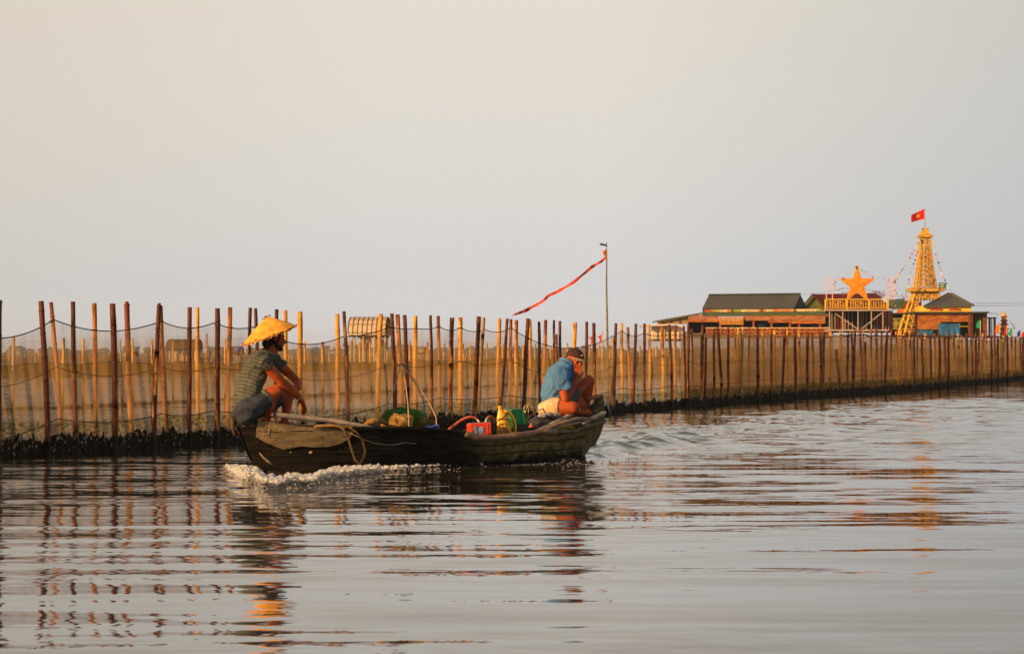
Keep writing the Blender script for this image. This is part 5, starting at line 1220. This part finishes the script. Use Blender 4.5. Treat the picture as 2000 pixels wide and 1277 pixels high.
hp2, kp2, an2 = L(1086, 796, .10), L(1150, 745, .14), L(1143, 797, .12)
mb.tube([hp2, hp2.lerp(kp2, .5), kp2], [.090, .078, .064], 14, round_ends=True); mb.ell(kp2, .065, None, 12, 9); mb.tube([kp2, kp2.lerp(an2, .3) , an2], [.060, .060, .038], 12, round_ends=True)
mb.tube([an2 + Vector((0, 0, -.02)), L(1152, 804, .12), L(1160, 806, .12)], [.038, .032, .02], 10, round_ends=True)
mb.build('body', SKIN2, pB, remesh=.0055, rs=3)
eyes(qb, Rb, pB, .97)
mb = MB(); mb.ell(qb(-.030, 0, .005), (.084, .080, .080), Rb, 16, 12); mb.build('hair', HAIR, pB, remesh=.008, rs=1)
SHB = M('blue_polo', (.085, .205, .39), (.060, .150, .30), scale=5, bump=.003, rough=.85, spec=.1)
mb = MB()
mb.tube([L(1079, 803, 0), L(1078, 790, 0), L(1079, 770, 0), L(1085, 747, 0), L(1095, 728, 0), L(1103, 718, 0), L(1108, 711, 0)], [.104, .106, .104, .106, .108, .090, .066], 20, side=sd, ratio=[1.25, 1.25, 1.28, 1.36, 1.5, 1.4, 1.05], round_ends=True)
mb.ell(L(1094, 729, -.16), .082, None, 12, 9); mb.tube([L(1092, 730, -.16), S1.lerp(E1_, .08), S1.lerp(E1_, .66)], [.084, .080, .080], 16)
mb.ell(L(1106, 726, .16), .080, None, 12, 9); mb.tube([L(1106, 726, .16), S3.lerp(E3, .5)], [.080, .070], 14)
sh2 = mb.build('shirt', SHB, pB, remesh=.0075, rs=5, disp=folds(13, .022, 11, (.6, .4, .5)))
mb = MB(); cpts = [L(1108, 711, 0) + Vector((math.cos(a) * .074 * CT - math.sin(a) * .072 * ST, math.cos(a) * .074 * ST + math.sin(a) * .072 * CT, .010 - .045 * math.cos(a))) for a in np.linspace(0, 6.28, 19)]
mb.tube(cpts, .014, 7, ratio=1.0); mb.tube([cpts[15], cpts[16] + Vector((.01, -.012, -.01)), cpts[17] + Vector((.02, -.015, -.045))], [.016, .02, .008], 7); mb.build('collar', M('blue_collar', (.11, .29, .56), bump=.002), sh2)
SHO = M('cream_shorts', (.62, .46, .27), (.48, .33, .17), scale=9, bump=.008, rough=.85, c3=(.40, .24, .10))
mb = MB(); mb.ell(L(1078, 799, 0), (.135, .18, .10), Matrix.Rotation(TH, 3, 'Z'), 18, 12); mb.tube([hp, hp.lerp(kp, .42)], [.112, .096], 16); mb.ell(hp, .11, None, 12, 9)
mb.build('shorts', SHO, pB, remesh=.0075, rs=4, disp=folds(23, .016, 10, (0, .3, 1)))
mb = MB(); mb.tube([hp2, hp2.lerp(kp2, .3), hp2.lerp(kp2, .6)], [.108, .098, .084], 16); mb.build('shorts_leg', M('grey_cloth', (.10, .08, .065), (.06, .05, .04), bump=.008), pB, remesh=.0075, rs=4, disp=folds(25, .009, 9))  # far leg of the shorts, its shadow side put into the dark colour
# cap
mb = MB(); vs = []; fs = []
for j in range(8):
    a = j / 7 * math.pi / 2 * .98
    for k in range(28):
        b = 2 * math.pi * k / 28; vs.append(qb(-.014 + .108 * math.cos(a) * math.cos(b), .088 * math.cos(a) * math.sin(b), .040 + .088 * math.sin(a)))
for j in range(7):
    for k in range(28): a = j * 28 + k; b = j * 28 + (k + 1) % 28; fs.append((a, b, b + 28, a + 28))
fs.append(tuple(range(27, -1, -1))); fs.append(tuple(range(196, 224)))
CAPM = M('dark_camo_cap', (.060, .022, .014), (.018, .012, .008), scale=24, bump=.003, rough=.85, lo=.45, hi=.55)
cap = MB().add(vs, fs).build('cap', CAPM, pB)
vs = []; n = 15
for lay in (0, -.006):
    for j in range(4):
        for k in range(n):
            b = lerp(-1.25, 1.25, k / (n - 1)); rr_ = lerp(0, .078, j / 3) * math.cos(b * .9) ** .6; vs.append(qb(-.014 + .104 * math.cos(b) + rr_, .086 * math.sin(b) , .044 - .016 * (b / 1.25) ** 2 - rr_ * .22 + lay))
fs = []
for j in range(3):
    for k in range(n - 1):
        a = j * n + k; fs.append((a, a + n, a + n + 1, a + 1)); fs.append((4 * n + a, 4 * n + a + 1, 4 * n + a + n + 1, 4 * n + a + n))
for k in range(n - 1): a = 3 * n + k; fs.append((a, 4 * n + a, 4 * n + a + 1, a + 1))
MB().add(vs, fs).build('peak', M('tan_peak', (.28, .19, .10), (.20, .13, .07), bump=.002), cap)
MB().ell(qb(.088, 0.0, .075), (.006, .014, .010), Rb, 8, 6).build('badge', M('white_thread', (.6, .55, .5), bump=0), cap)
MB().ell(qb(-.014, 0, .130), .009, None, 8, 6).build('button', CAPM, cap)

# ---------------------------------------------------------------- load in the boat
PW = M('bleached_pole', (.46, .36, .27), (.32, .24, .17), scale=12, stretch=(1, 1, 1), bump=.006)
PW2 = M('smooth_stick', (.40, .26, .16), (.26, .16, .09), scale=12, bump=.006)
def pole(name, pts, rs, lab, m_=PW, cat='pole', group=None):
    t = thing(name, pts[0], lab, cat, group); P_ = []; R_ = []
    for i in range(len(pts) - 1):
        for k in range(5): P_.append(pts[i].lerp(pts[i + 1], k / 5)); R_.append(lerp(rs[i], rs[i + 1], k / 5) * (1 + .05 * math.sin((i * 5 + k) * 1.7)))
    P_.append(pts[-1]); R_.append(rs[-1]); MB().tube(P_, R_, 10, round_ends=True).build('shaft', m_, t); return t
t = pole('long_pole', [L(533, 809, -.20), L(585, 815, -.24), L(650, 822, -.30), L(700, 830, -.36), L(752, 841, -.40)], [.024, .025, .023, .021, .015], 'long bleached punting pole lying from the bow man\'s shins back along the side')
MB().tube([L(531, 809, -.20), L(536, 809, -.20)], .030, 10).build('pole_end', DKW, t)
pole('oar_stick', [L(1018, 853, -.40), L(1060, 836, -.36), L(1098, 818, -.30), L(1131, 800, -.26)], [.016, .020, .020, .019], 'thick pale stick, steepest of the sticks before the stern man', PW, 'stick', 'sticks piled along the stern gunwale')
pole('oar_stick', [L(1005, 856, -.44), L(1050, 844, -.41), L(1090, 828, -.36), L(1125, 817, -.30), L(1165, 817, -.24)], [.014, .018, .018, .017, .010], 'curved stick nearest the gunwale, bending flat towards the stern', PW2, 'stick', 'sticks piled along the stern gunwale')
pole('oar_stick', [L(1060, 846, -.36), L(1095, 832, -.33), L(1135, 824, -.28)], [.013, .016, .010], 'thin reddish stick lowest in the pile at the stern', PW2, 'stick', 'sticks piled along the stern gunwale')
pole('oar_stick', [L(1140, 826, -.22), L(1160, 815, -.17), L(1181, 806, -.10)], [.020, .022, .021], 'short thick pale stick jutting over the stern corner', PW, 'stick', 'sticks piled along the stern gunwale')
pole('oar_stick', [L(1055, 838, -.2), L(1085, 824, -.2), L(1116, 813, -.2)], [.010, .012, .012], 'thin orange stick behind the thick pale stick', M('orange_stick', (.5, .16, .05), bump=0), 'stick', 'sticks piled along the stern gunwale')
def twist(pts, rad, m_, name, par, strands=3, tw=60, closed=False):
    P_ = []
    for i in range(len(pts) - 1):
        for k in range(8): P_.append(pts[i].lerp(pts[i + 1], k / 8))
    P_.append(pts[-1]); mb = MB()
    for s in range(strands):
        Q = []; d_ = 0
        for i, p in enumerate(P_):
            tn = (P_[min(i + 1, len(P_) - 1)] - P_[max(0, i - 1)]).normalized(); u = tn.cross(Vector((.3, 1, .2))).normalized(); v = tn.cross(u)
            if i: d_ += (p - P_[i - 1]).length
            a = d_ * tw + s * 2 * math.pi / strands; Q.append(p + (u * math.cos(a) + v * math.sin(a)) * rad * .55)
        mb.tube(Q, rad * .62, 6)
    return mb.build(name, m_, par)
ROPEM = M('coir_rope', (.30, .17, .06), (.17, .09, .03), scale=30, bump=.003, rough=.9)
ROPED = M('wet_rope', (.13, .075, .03), (.07, .04, .016), scale=30, bump=.003, rough=.8)
t = thing('mooring_rope', L(690, 840, -.45), 'wet brown rope looped over the near side and trailing into the bow wave', 'rope')
twist([L(664, 834, -.43), L(672, 838, -.47), L(681, 858, -.47), L(688, 880, -.48), L(694, 898, -.48), L(702, 905, -.49), L(709, 896, -.48), L(713, 880, -.48), L(708, 860, -.47), L(698, 846, -.47), L(686, 836, -.44), L(680, 833, -.40)], .011, ROPED, 'strand', t)
t = thing('cloth_strip', L(640, 832, -.38), 'strip of orange brown cloth rope lying along the gunwale behind the bow plank', 'rope'); twist([L(615, 833, -.36), L(632, 832, -.38), L(650, 831, -.40), L(668, 834, -.41), L(690, 834, -.38)], .013, M('ochre_rope', (.50, .25, .05), (.3, .14, .03), scale=30), 'strand', t)
t = thing('rope_coil', L(737, 832, -.25), 'untidy coil of thick tan rope beside the net pile', 'rope'); pts = []
for k in range(46): a = k * .55; rd = 22 - k * .12; pts.append(L(735 + rd * math.cos(a), 829 + 5 * math.sin(a) - k * .10, -.28 + .12 * math.sin(a)))
twist(pts, .017, ROPEM, 'strand', t)
t = thing('light_cord', L(760, 865, -.46), 'thin pale cord hanging in a slack line on the tarred side', 'cord')
MB().tube([L(px, py, -beam(-.9) - .02) for px, py in ((684, 845), (705, 856), (730, 865), (752, 868), (770, 868), (790, 864), (812, 866))], .004, 5).build('strand', M('pale_cord', (.35, .28, .2), bump=0), t)
# nets
def heap(name, lab, cat, blobs, m_, seed, amp=.03, strands=0, smat=None):
    t = thing(name, blobs[0][0], lab, cat); mb = MB()
    for c, r_ in blobs: mb.ell(c, r_, Matrix.Rotation(TH, 3, 'Z'), 14, 10)
    mb.build('mesh_pile', m_, t, remesh=.012, rs=3, disp=lambda p, n_: amp * mnoise.noise(p * 6 + Vector((seed, 0, 0))) + amp * .5 * mnoise.noise(p * 17) + amp * .22 * mnoise.noise(p * 45))
    if strands:
        r = random.Random(seed); ms = MB()
        for k in range(strands):
            c, r_ = r.choice(blobs); a0, e0 = r.uniform(3.4, 6.0), r.uniform(.1, 1.2); da, de = r.uniform(-.25, .25), r.uniform(-.2, .2); pts = []
            for q in range(7):
                a = a0 + da * q + .12 * math.sin(q * 2 + k); e = e0 + de * q * .5; u = Vector((math.cos(a) * math.cos(e) * r_[0], math.sin(a) * math.cos(e) * r_[1], math.sin(e) * r_[2])) * r.uniform(1.02, 1.12); pts.append(c + Matrix.Rotation(TH, 3, 'Z') @ u)
            ms.tube(pts, r.uniform(.0018, .0038), 4)
        o_ = ms.build('loose_strands', smat, t); o_['kind'] = 'stuff'
    return t
def net_pile_mat(name, a, b):
    g = NG(name); p = g.pos(); n = g.noise(g.vscale(p, 1, 1, 2.2), 14, 5, .75); wv = g.n('TexWave'); g.l(p, wv.inputs[0]); wv.inputs['Scale'].default_value = 22; wv.inputs['Distortion'].default_value = 14; wv.inputs['Detail'].default_value = 3
    c = g.mix(g.rng(n, .32, .64), b, a); c = g.mix(g.math('MULTIPLY', g.rng(g.noise(g.vscale(p, 1, 1, 3, rot=(.5, .4, .3)), 60, 3, .7), .45, .6), .6), c, tuple(x * .45 for x in b))
    return g.done(g.pbr(c, .9, g.bump(g.math('ADD', n, g.noise(p, 60, 3)), .025), Specular_IOR_Level=.1))
heap('green_net', 'heap of green fishing net amidships under the bent canes', 'net', [(L(785, 826, .0), (.20, .16, .13)), (L(770, 824, .05), (.16, .12, .14)), (L(808, 826, .02), (.16, .13, .13)), (L(790, 812, .08), (.16, .10, .08)), (L(822, 832, 0), (.10, .1, .08))], net_pile_mat('green_netting', (.10, .24, .03), (.028, .10, .018)), 1, .05, 110, M('green_twine', (.14, .30, .05), (.05, .15, .03), bump=0))
heap('tan_net', 'bundle of golden tan net lying on the green net', 'net', [(L(780, 828, -.20), (.13, .08, .09)), (L(772, 822, -.20), (.08, .06, .07)), (L(789, 818, -.18), (.10, .06, .05)), (L(798, 816, -.22), (.05, .035, .025))], net_pile_mat('tan_netting', (.60, .36, .08), (.36, .19, .04)), 2, .035, 80, M('tan_twine', (.66, .42, .12), (.42, .24, .06), bump=0))
heap('brown_net', 'brown bunched net at the stern side of the green heap', 'net', [(L(824, 830, -.18), (.07, .06, .09)), (L(836, 832, -.12), (.09, .06, .07)), (L(846, 836, -.05), (.06, .05, .05))], net_pile_mat('brown_netting', (.20, .17, .05), (.11, .05, .02)), 3, .018)
heap('brown_net', 'low dark brown net heap between the rope coil and the tan net', 'net', [(L(745, 836, -.12), (.12, .1, .05)), (L(725, 836, -.1), (.1, .1, .045))], net_pile_mat('dark_netting', (.15, .08, .03), (.06, .03, .015)), 5, .018)
# bent canes of the lift net
t = thing('lift_net_canes', L(783, 713, -.1), 'four bent bamboo canes tied together above the net heap', 'frame'); CANE = M('cane', (.60, .40, .20), (.45, .27, .12), scale=14, bump=.002)
A_ = (783, 712)
for pts, l1 in ((((781, 716), (776, 740), (765, 770), (755, 790), (744, 815)), .05), (((785, 716), (792, 745), (797, 790), (799, 836)), -.32), (((788, 716), (812, 745), (838, 785), (852, 815), (853, 836)), -.25), (((790, 716), (815, 755), (828, 785), (831, 808)), .28)):
    pts = [A_] + list(pts); n = len(pts)
    MB().tube([L(p[0], p[1], lerp(-.1, l1, i / (n - 1))) for i, p in enumerate(pts)], [.0055] * n, 7, round_ends=True).build('cane', CANE, t)
MB().tube([L(777, 712, -.12), L(783, 710, -.12), L(790, 714, -.12), L(797, 722, -.12), L(801, 728, -.13)], [.010, .013, .013, .008, .004], 8).build('binding', M('dark_binding', (.10, .07, .05), (.2, .15, .1), scale=30), t)
t = thing('blue_basin', L(842, 836, -.28), 'bright blue plastic basin rim showing beside the net heap', 'basin')
c0 = L(838, 836, -.26); MB().tube([c0 + Vector((math.cos(a) * .09, math.sin(a) * .07, .012 * math.cos(a) + .012)) for a in np.linspace(0, 6.28, 21)], .011, 8).build('rim', M('blue_plastic', (.02, .10, .55), rough=.3, bump=0), t)
MB().tube([c0 + Vector((0, 0, -.07)), c0 + Vector((0, 0, .01))], [.06, .085], 16).build('bowl', M('blue_plastic', (.02, .10, .55), rough=.3, bump=0), t)
# red battery box with label
rb = thing('red_box', L(935, 850, -.36), 'bright red battery box with a blue and white label standing on the gunwale', 'box')
RM = Matrix.Rotation(TH - .30, 3, 'Z') @ Matrix.Rotation(R(-3), 3, 'Y'); RP = M('red_plastic', (.72, .045, .018), (.55, .03, .012), rough=.35, scale=9, bump=.002, spec=.5)
cc = L(935.5, 838, -.36)
def rbx(mb, x, y, z, dx, dy, dz): return mb.box(cc + RM @ Vector((x, y, z)), (dx, dy, dz), RM)
mb = MB(); rbx(mb, 0, 0, 0, .215, .13, .112); o = mb.build('case', RP, rb, smooth=False); bv = o.modifiers.new('b', 'BEVEL'); bv.width = .008; bv.segments = 2
mb = MB(); rbx(mb, .004, 0, .058, .20, .12, .012); rbx(mb, .07, -.067, 0, .006, .006, .10); rbx(mb, .095, -.067, 0, .006, .006, .10); rbx(mb, -.09, -.067, .0, .03, .006, .09); mb.build('lid', M('red_lid', (.60, .09, .03), rough=.4, bump=0), rb, smooth=False)
mb = MB(); rbx(mb, -.022, -.0665, -.008, .098, .003, .062); mb.build('label_border', M('white_print', (.72, .70, .66), bump=0), rb, smooth=False)
mb = MB(); rbx(mb, -.021, -.0695, -.008, .090, .003, .054); mb.build('blue_label', M('blue_print', (.03, .22, .42), (.05, .30, .5), scale=40, bump=0), rb, smooth=False)
mb = MB(); r = random.Random(5)
for (x0, z0, x1, z1) in ((-.058, .008, -.050, -.022), (-.050, -.022, -.040, .010), (-.040, .010, -.034, -.018), (-.030, .010, -.012, .010), (-.012, .010, -.028, -.018), (-.028, -.018, -.010, -.018), (-.004, .012, -.004, -.012), (.004, .010, .016, -.014), (.016, .010, .003, -.014), (-.056, -.028, .010, -.027)):
    mb.bar(cc + RM @ Vector((x0, -.0725, z0)), cc + RM @ Vector((x1, -.0725, z1)), .0035)
mb.build('printed_lettering', M('white_print', (.72, .70, .66), bump=0), rb, smooth=False)
mb = MB(); mb.tube([cc + RM @ Vector((-.12, -.08, -.03)), cc + RM @ Vector((-.07, -.082, .05)), cc + RM @ Vector((-.055, -.08, -.05)), cc + RM @ Vector((-.075, -.085, -.085)), cc + RM @ Vector((-.085, -.085, -.11))], [.003, .003, .005, .008, .004], 6); mb.build('knotted_string', M('pale_cord', (.35, .28, .2), bump=0), rb)
# hoses
t = thing('orange_hose', L(875, 840, -.2), 'orange hose arching from the boat floor to the red box', 'hose')
MB().tube([L(873, 842, -.25), L(885, 832, -.25), L(898, 822, -.27), L(909, 816, -.28), L(920, 813.5, -.3), L(928, 816, -.3), L(932, 819, -.32)], .0135, 10).build('tube', M('orange_rubber', (.48, .13, .05), (.36, .08, .035), rough=.45, bump=0), t)
MB().tube([L(932, 819, -.32), L(935.5, 823, -.33), L(936.5, 829, -.34)], .0095, 8).build('fitting', M('white_fitting', (.62, .58, .5), rough=.3, bump=0), t)
t = thing('short_hose', L(950, 825, -.3), 'short brown hose with a white fitting on top of the red box', 'hose')
MB().tube([L(951, 818, -.32), L(954, 813.5, -.32), L(959, 813, -.32), L(964, 817, -.31), L(967, 826, -.3)], .0125, 8).build('tube', M('brown_rubber', (.30, .12, .05), rough=.45, bump=0), t)
MB().tube([L(948.5, 828, -.33), L(949, 822, -.33), L(951, 817, -.32)], .0105, 8).build('fitting', M('white_fitting', (.62, .58, .5), rough=.3, bump=0), t)
t = thing('black_motor', L(963, 842, -.32), 'small black motor wedged between the red box and the yellow jug', 'motor'); mb = MB()
mb.box(L(963, 837, -.32), (.045, .09, .15), Matrix.Rotation(TH, 3, 'Z')); mb.build('housing', M('black_plastic', (.012, .011, .011), rough=.4, bump=0), t, smooth=False)
MB().tube([L(957, 822, -.3), L(963, 822, -.3)], .028, 12).build('coil', M('copper_black', (.06, .04, .03), rough=.4), t)
# yellow jug
yj = thing('yellow_jug', L(985, 850, -.38), 'yellow plastic oil jug with curved handle and torn label, tied with dark cord', 'jug')
YP_ = M('yellow_plastic', (.92, .48, .01), (.80, .36, .01), rough=.32, scale=5, bump=.002, spec=.5)
def J(px, py, l=-.36): return L(px, py, l)
mb = MB(); mb.tube([J(982, 848), J(983, 836), J(983, 824), J(981.5, 815), J(979.5, 806), J(977.5, 799), J(977, 796)], [.082, .085, .080, .068, .045, .024, .021], 20, side=sd, ratio=[.62] * 7, round_ends=False)
mb.build('body', YP_, yj)
MB().tube([J(976.8, 797), J(976.8, 792.5)], [.023, .023], 14).build('cap', M('yellow_cap', (.75, .36, .02), rough=.35, bump=0), yj)
MB().tube([J(982, 803), J(990, 803), J(997, 808), J(1003, 819), J(1006, 833), J(1006, 848)], [.018, .019, .017, .016, .016, .014], 10, side=sd, ratio=[1.3] * 6).build('handle', YP_, yj)
g = NG('torn_label'); p = g.pos(); n_ = g.noise(p, 17, 3, .7); t_ = g.mix(g.rng(n_, .50, .54), (.80, .42, .02), (.26, .07, .015)); TL = g.done(g.pbr(t_, .5))
mb = MB(); vs = []; fs = []
for j in range(7):
    for k in range(9):
        py = lerp(826, 847, j / 6); a = lerp(-1.15, 1.15, k / 8); c0 = J(983, py); vs.append(c0 + Vector((CT, ST, 0)) * (.0865 * math.sin(a)) + Vector((ST, -CT, 0)) * (.0865 * .62 * math.cos(a) + .002))
for j in range(6):
    for k in range(8): a = j * 9 + k; fs.append((a, a + 1, a + 10, a + 9))
MB().add(vs, fs).build('label', TL, yj)
mb = MB(); mb.tube([J(966, 825, -.43), J(976, 820, -.44), J(988, 812, -.43), J(993, 806, -.4)], .0055, 6); mb.tube([J(966, 819, -.42), J(980, 818, -.44), J(994, 819, -.43), J(1003, 826, -.40), J(1005, 840, -.40)], .0055, 6); mb.build('cord', ROPE, yj)
# green basin lying on its side
gb = thing('green_crate', L(1010, 835, -.15), 'green plastic tub tipped on its side behind the yellow jug', 'tub'); GP = M('green_plastic', (.010, .28, .085), (.006, .20, .06), rough=.4, scale=14, bump=.004)
pts = [L(993, 805, -.20), L(1001, 800.5, -.20), L(1016, 799, -.20), L(1021, 803, -.20), L(1026, 832, -.20), L(1026, 834.5, -.20), L(1004, 835, -.20)]
o = MB().prism(pts, (-ST * .22, CT * .22, 0)).build('tub', GP, gb, smooth=False); bv = o.modifiers.new('b', 'BEVEL'); bv.width = .01; bv.segments = 2
MB().tube(pts + [pts[0]], .008, 6).build('rim', M('green_rim', (.02, .36, .12), rough=.4, bump=0), gb)
t = thing('dark_board', L(1030, 842, -.3), 'dark painted board lying across behind the green tub', 'board'); MB().bar(L(1006, 838, -.25), L(1046, 836, -.25), .05, .10).build('plank', M('board_dark', (.02, .03, .028), rough=.5), t, smooth=False)
t = thing('white_string', L(997, 797, -.1), 'knot of white string on top of the green tub', 'string'); r = random.Random(1)
MB().tube([L(988 + 15 * k / 13 + r.uniform(-3, 3), 797 + r.uniform(-5, 3), -.2) for k in range(14)], .003, 4).build('strand', M('white_cord', (.6, .55, .5), bump=0), t)
t = thing('cane_loops', L(1040, 820, -.1), 'loose loops of thin cane standing between the green tub and the stern man', 'canes')
for pts in (((1022, 838), (1023, 810), (1025, 792), (1030, 789), (1032, 800), (1031, 836)), ((1026, 805), (1032, 788), (1040, 795), (1046, 815), (1045, 820)), ((1028, 824), (1036, 812), (1050, 802), (1062, 797)), ((1030, 832), (1042, 820), (1056, 813), (1064, 812)), ((1023, 797), (1028, 812), (1026, 835))):
    MB().tube([L(a, b, -.14 + .03 * (i % 2)) for i, (a, b) in enumerate(pts)], .0055, 6, round_ends=True).build('cane', CANE, t)
heap('black_bag', 'crumpled black plastic bag with a grey opening in front of the stern man', 'bag', [(L(1058, 825, -.24), (.15, .09, .07)), (L(1075, 820, -.22), (.12, .08, .07)), (L(1042, 832, -.24), (.09, .07, .04))], M('black_bag_plastic', (.016, .015, .017), (.03, .03, .035), rough=.28, scale=20, bump=.02, spec=.6), 7, .018)
t = thing('grey_cloth', L(1070, 812, -.27), 'crumpled grey white plastic sheet lying on the black bag', 'cloth'); mb = MB()
for a, b, r_ in ((1058, 812, .045), (1068, 809, .05), (1080, 811, .055), (1090, 815, .04)): mb.ell(L(a, b, -.30), (r_, r_ * .5, r_ * .42), None, 10, 7)
mb.build('sheet', M('grey_sheet', (.36, .34, .33), (.10, .09, .10), rough=.4, scale=16, bump=.01), t, remesh=.008, rs=2, disp=lambda p, n_: .014 * mnoise.noise(p * 25))
t = thing('orange_float', L(1036, 834, -.2), 'small orange red float beside the dark board', 'float'); MB().ell(L(1037, 832.5, -.28), (.030, .02, .016), None, 10, 7).build('shell', M('float_red', (.7, .12, .03), rough=.35, bump=0), t)
MB().tube([L(1037, 830, -.28), L(1038, 826.5, -.28)], .008, 6).build('neck', M('white_fitting', (.62, .58, .5)), t)
for (a, b) in (((1182, 809), (1240, 806)), ((1186, 816), (1262, 812)), ((1178, 812), (1215, 802))):
    pass

# ---------------------------------------------------------------- foam
mb = MB(); r = random.Random(31)
lower = [(443, 908), (455, 922), (475, 933), (510, 938), (560, 939), (610, 937), (660, 931), (720, 922), (780, 914), (860, 908), (960, 905)]
upper = [(443, 905), (470, 900), (500, 903), (515, 918), (540, 924), (565, 917), (590, 921), (612, 922), (625, 913), (650, 905), (690, 902), (760, 901), (860, 902), (960, 903)]
def fo(px, py, z):                # point at height z over the water where that pixel row meets it
    Y = (CH - z) * F / (py - HY); return Vector(((px - 1000) / F * Y, Y, z))
for k in range(3600):
    px = r.uniform(443, 960) if r.random() < .35 else r.uniform(443, 740)
    lo, up = interp(lower, px), interp(upper, px); v = r.random()
    fade = (1 if px < 700 else max(.25, 1 - (px - 700) / 280)) * min(1, max(.12, (px - 436) / 45))
    H_ = (.085 if px > 560 else .11) * fade; z = H_ * (v ** .8) * r.uniform(.4, 1.05); py = lerp(lo, up, v) + z * 200 * .75
    py = min(py, lo + 2); s = r.uniform(.007, .022) * (.6 + .5 * fade)
    mb.ell(fo(px, max(py, HY + 200), z), (s * r.uniform(.8, 1.8), s, s * r.uniform(.6, 1.1)), None, 6, 4)
def foam_mat():
    g = NG('foam'); p = g.pos(); n = g.noise(p, 30, 4, .7)
    c = g.mix(g.rng(n, .3, .7), (.60, .60, .60), (.80, .81, .83))
    sh = g.pbr(c, .45, g.bump(n, .02), Specular_IOR_Level=.4); t = g.n('BsdfTranslucent'); g.val(t.inputs[0], c); x = g.n('MixShader'); x.inputs[0].default_value = .35; g.l(sh, x.inputs[1]); g.l(t.outputs[0], x.inputs[2])
    tr = g.n('BsdfTransparent'); y = g.n('MixShader'); g.l(g.rng(g.noise(p, 48, 3, .7), .50, .66, 0, .7), y.inputs[0]); g.l(x.outputs[0], y.inputs[1]); g.l(tr.outputs[0], y.inputs[2])
    return g.done(y.outputs[0])
FO = foam_mat()
tag(mb.build('foam', FO, None, remesh=.008, rs=4, disp=lambda p, n_: .012 * mnoise.noise(p * 22) + .006 * mnoise.noise(p * 60) + .003 * mnoise.noise(p * 130)), 'white frothing bow wave along the boat side', 'foam', kind='stuff')
mb = MB()
for k in range(1700):             # lace of bubbles spreading from the wave
    px = r.uniform(438, 1060); lo = interp(lower, px); s = r.uniform(.0015, .005)
    mb.ell(fo(px, lo + abs(r.gauss(0, 1)) * (3.5 if px < 700 else 2) - 1, .003), (s * r.uniform(1, 3.5), s * 1.5, s * .5), None, 5, 4)
for k in range(200):              # flying drops
    px = r.uniform(445, 900); lo, up = interp(lower, px), interp(upper, px); s = r.uniform(.0018, .0055); z = r.uniform(.02, .16) * (1 if px < 700 else .5)
    mb.ell(fo(px, lerp(lo, up, r.random()) + z * 180, z), s, None, 5, 4)
tag(mb.build('spray', FO, None), 'drops of spray thrown up by the bow', 'spray', kind='stuff')
# broken foam on the propeller wake
mb = MB()
for k in range(300):
    u = r.random() ** 1.4; i = min(int(u * 4), 3); a, b = WK[i], WK[i + 1]; q = u * 4 - i; wd_ = .30 + u * .9
    x = a[0] + (b[0] - a[0]) * q + r.gauss(0, .5) * wd_ * (.6 if u > .1 else .4); y = a[1] + (b[1] - a[1]) * q + r.gauss(0, .8) * wd_
    s = r.uniform(.003, .010) * (1 - .4 * u); mb.ell((x, y, .02 + .02 * r.random()), (s * r.uniform(1, 2.4), s * 1.2, s * .6), None, 6, 4)
for k in range(200):
    X = r.uniform(1.0, 2.5); p = T(X, -beam(min(X, 2.1)) - r.uniform(.0, 1.0) ** 2 * .55, r.uniform(.0, .02)); s = r.uniform(.002, .006); mb.ell(p, (s * r.uniform(1, 2.5), s, s * .6), None, 6, 4)
tag(mb.build('wake_foam', FO, None), 'scattered flecks of foam on the wake behind the stern', 'foam', kind='stuff')

# ---------------------------------------------------------------- haze over the lagoon
mb = MB().box((0, 1650, 12), (5400, 3500 + 200, 2 * 13)); hz = mb.build('haze', None, None, smooth=False)
g = NG('haze_air'); v = g.n('VolumePrincipled'); v.inputs['Color'].default_value = (.86, .92, 1, 1); v.inputs['Density'].default_value = .00017; v.inputs['Anisotropy'].default_value = .2
g.l(v.outputs[0], g.o.inputs['Volume']); g.m.cycles.homogeneous_volume = True if hasattr(g.m.cycles, 'homogeneous_volume') else None
hz.data.materials.append(g.m); tag(hz, 'pale haze over the lagoon', 'haze', kind='stuff')
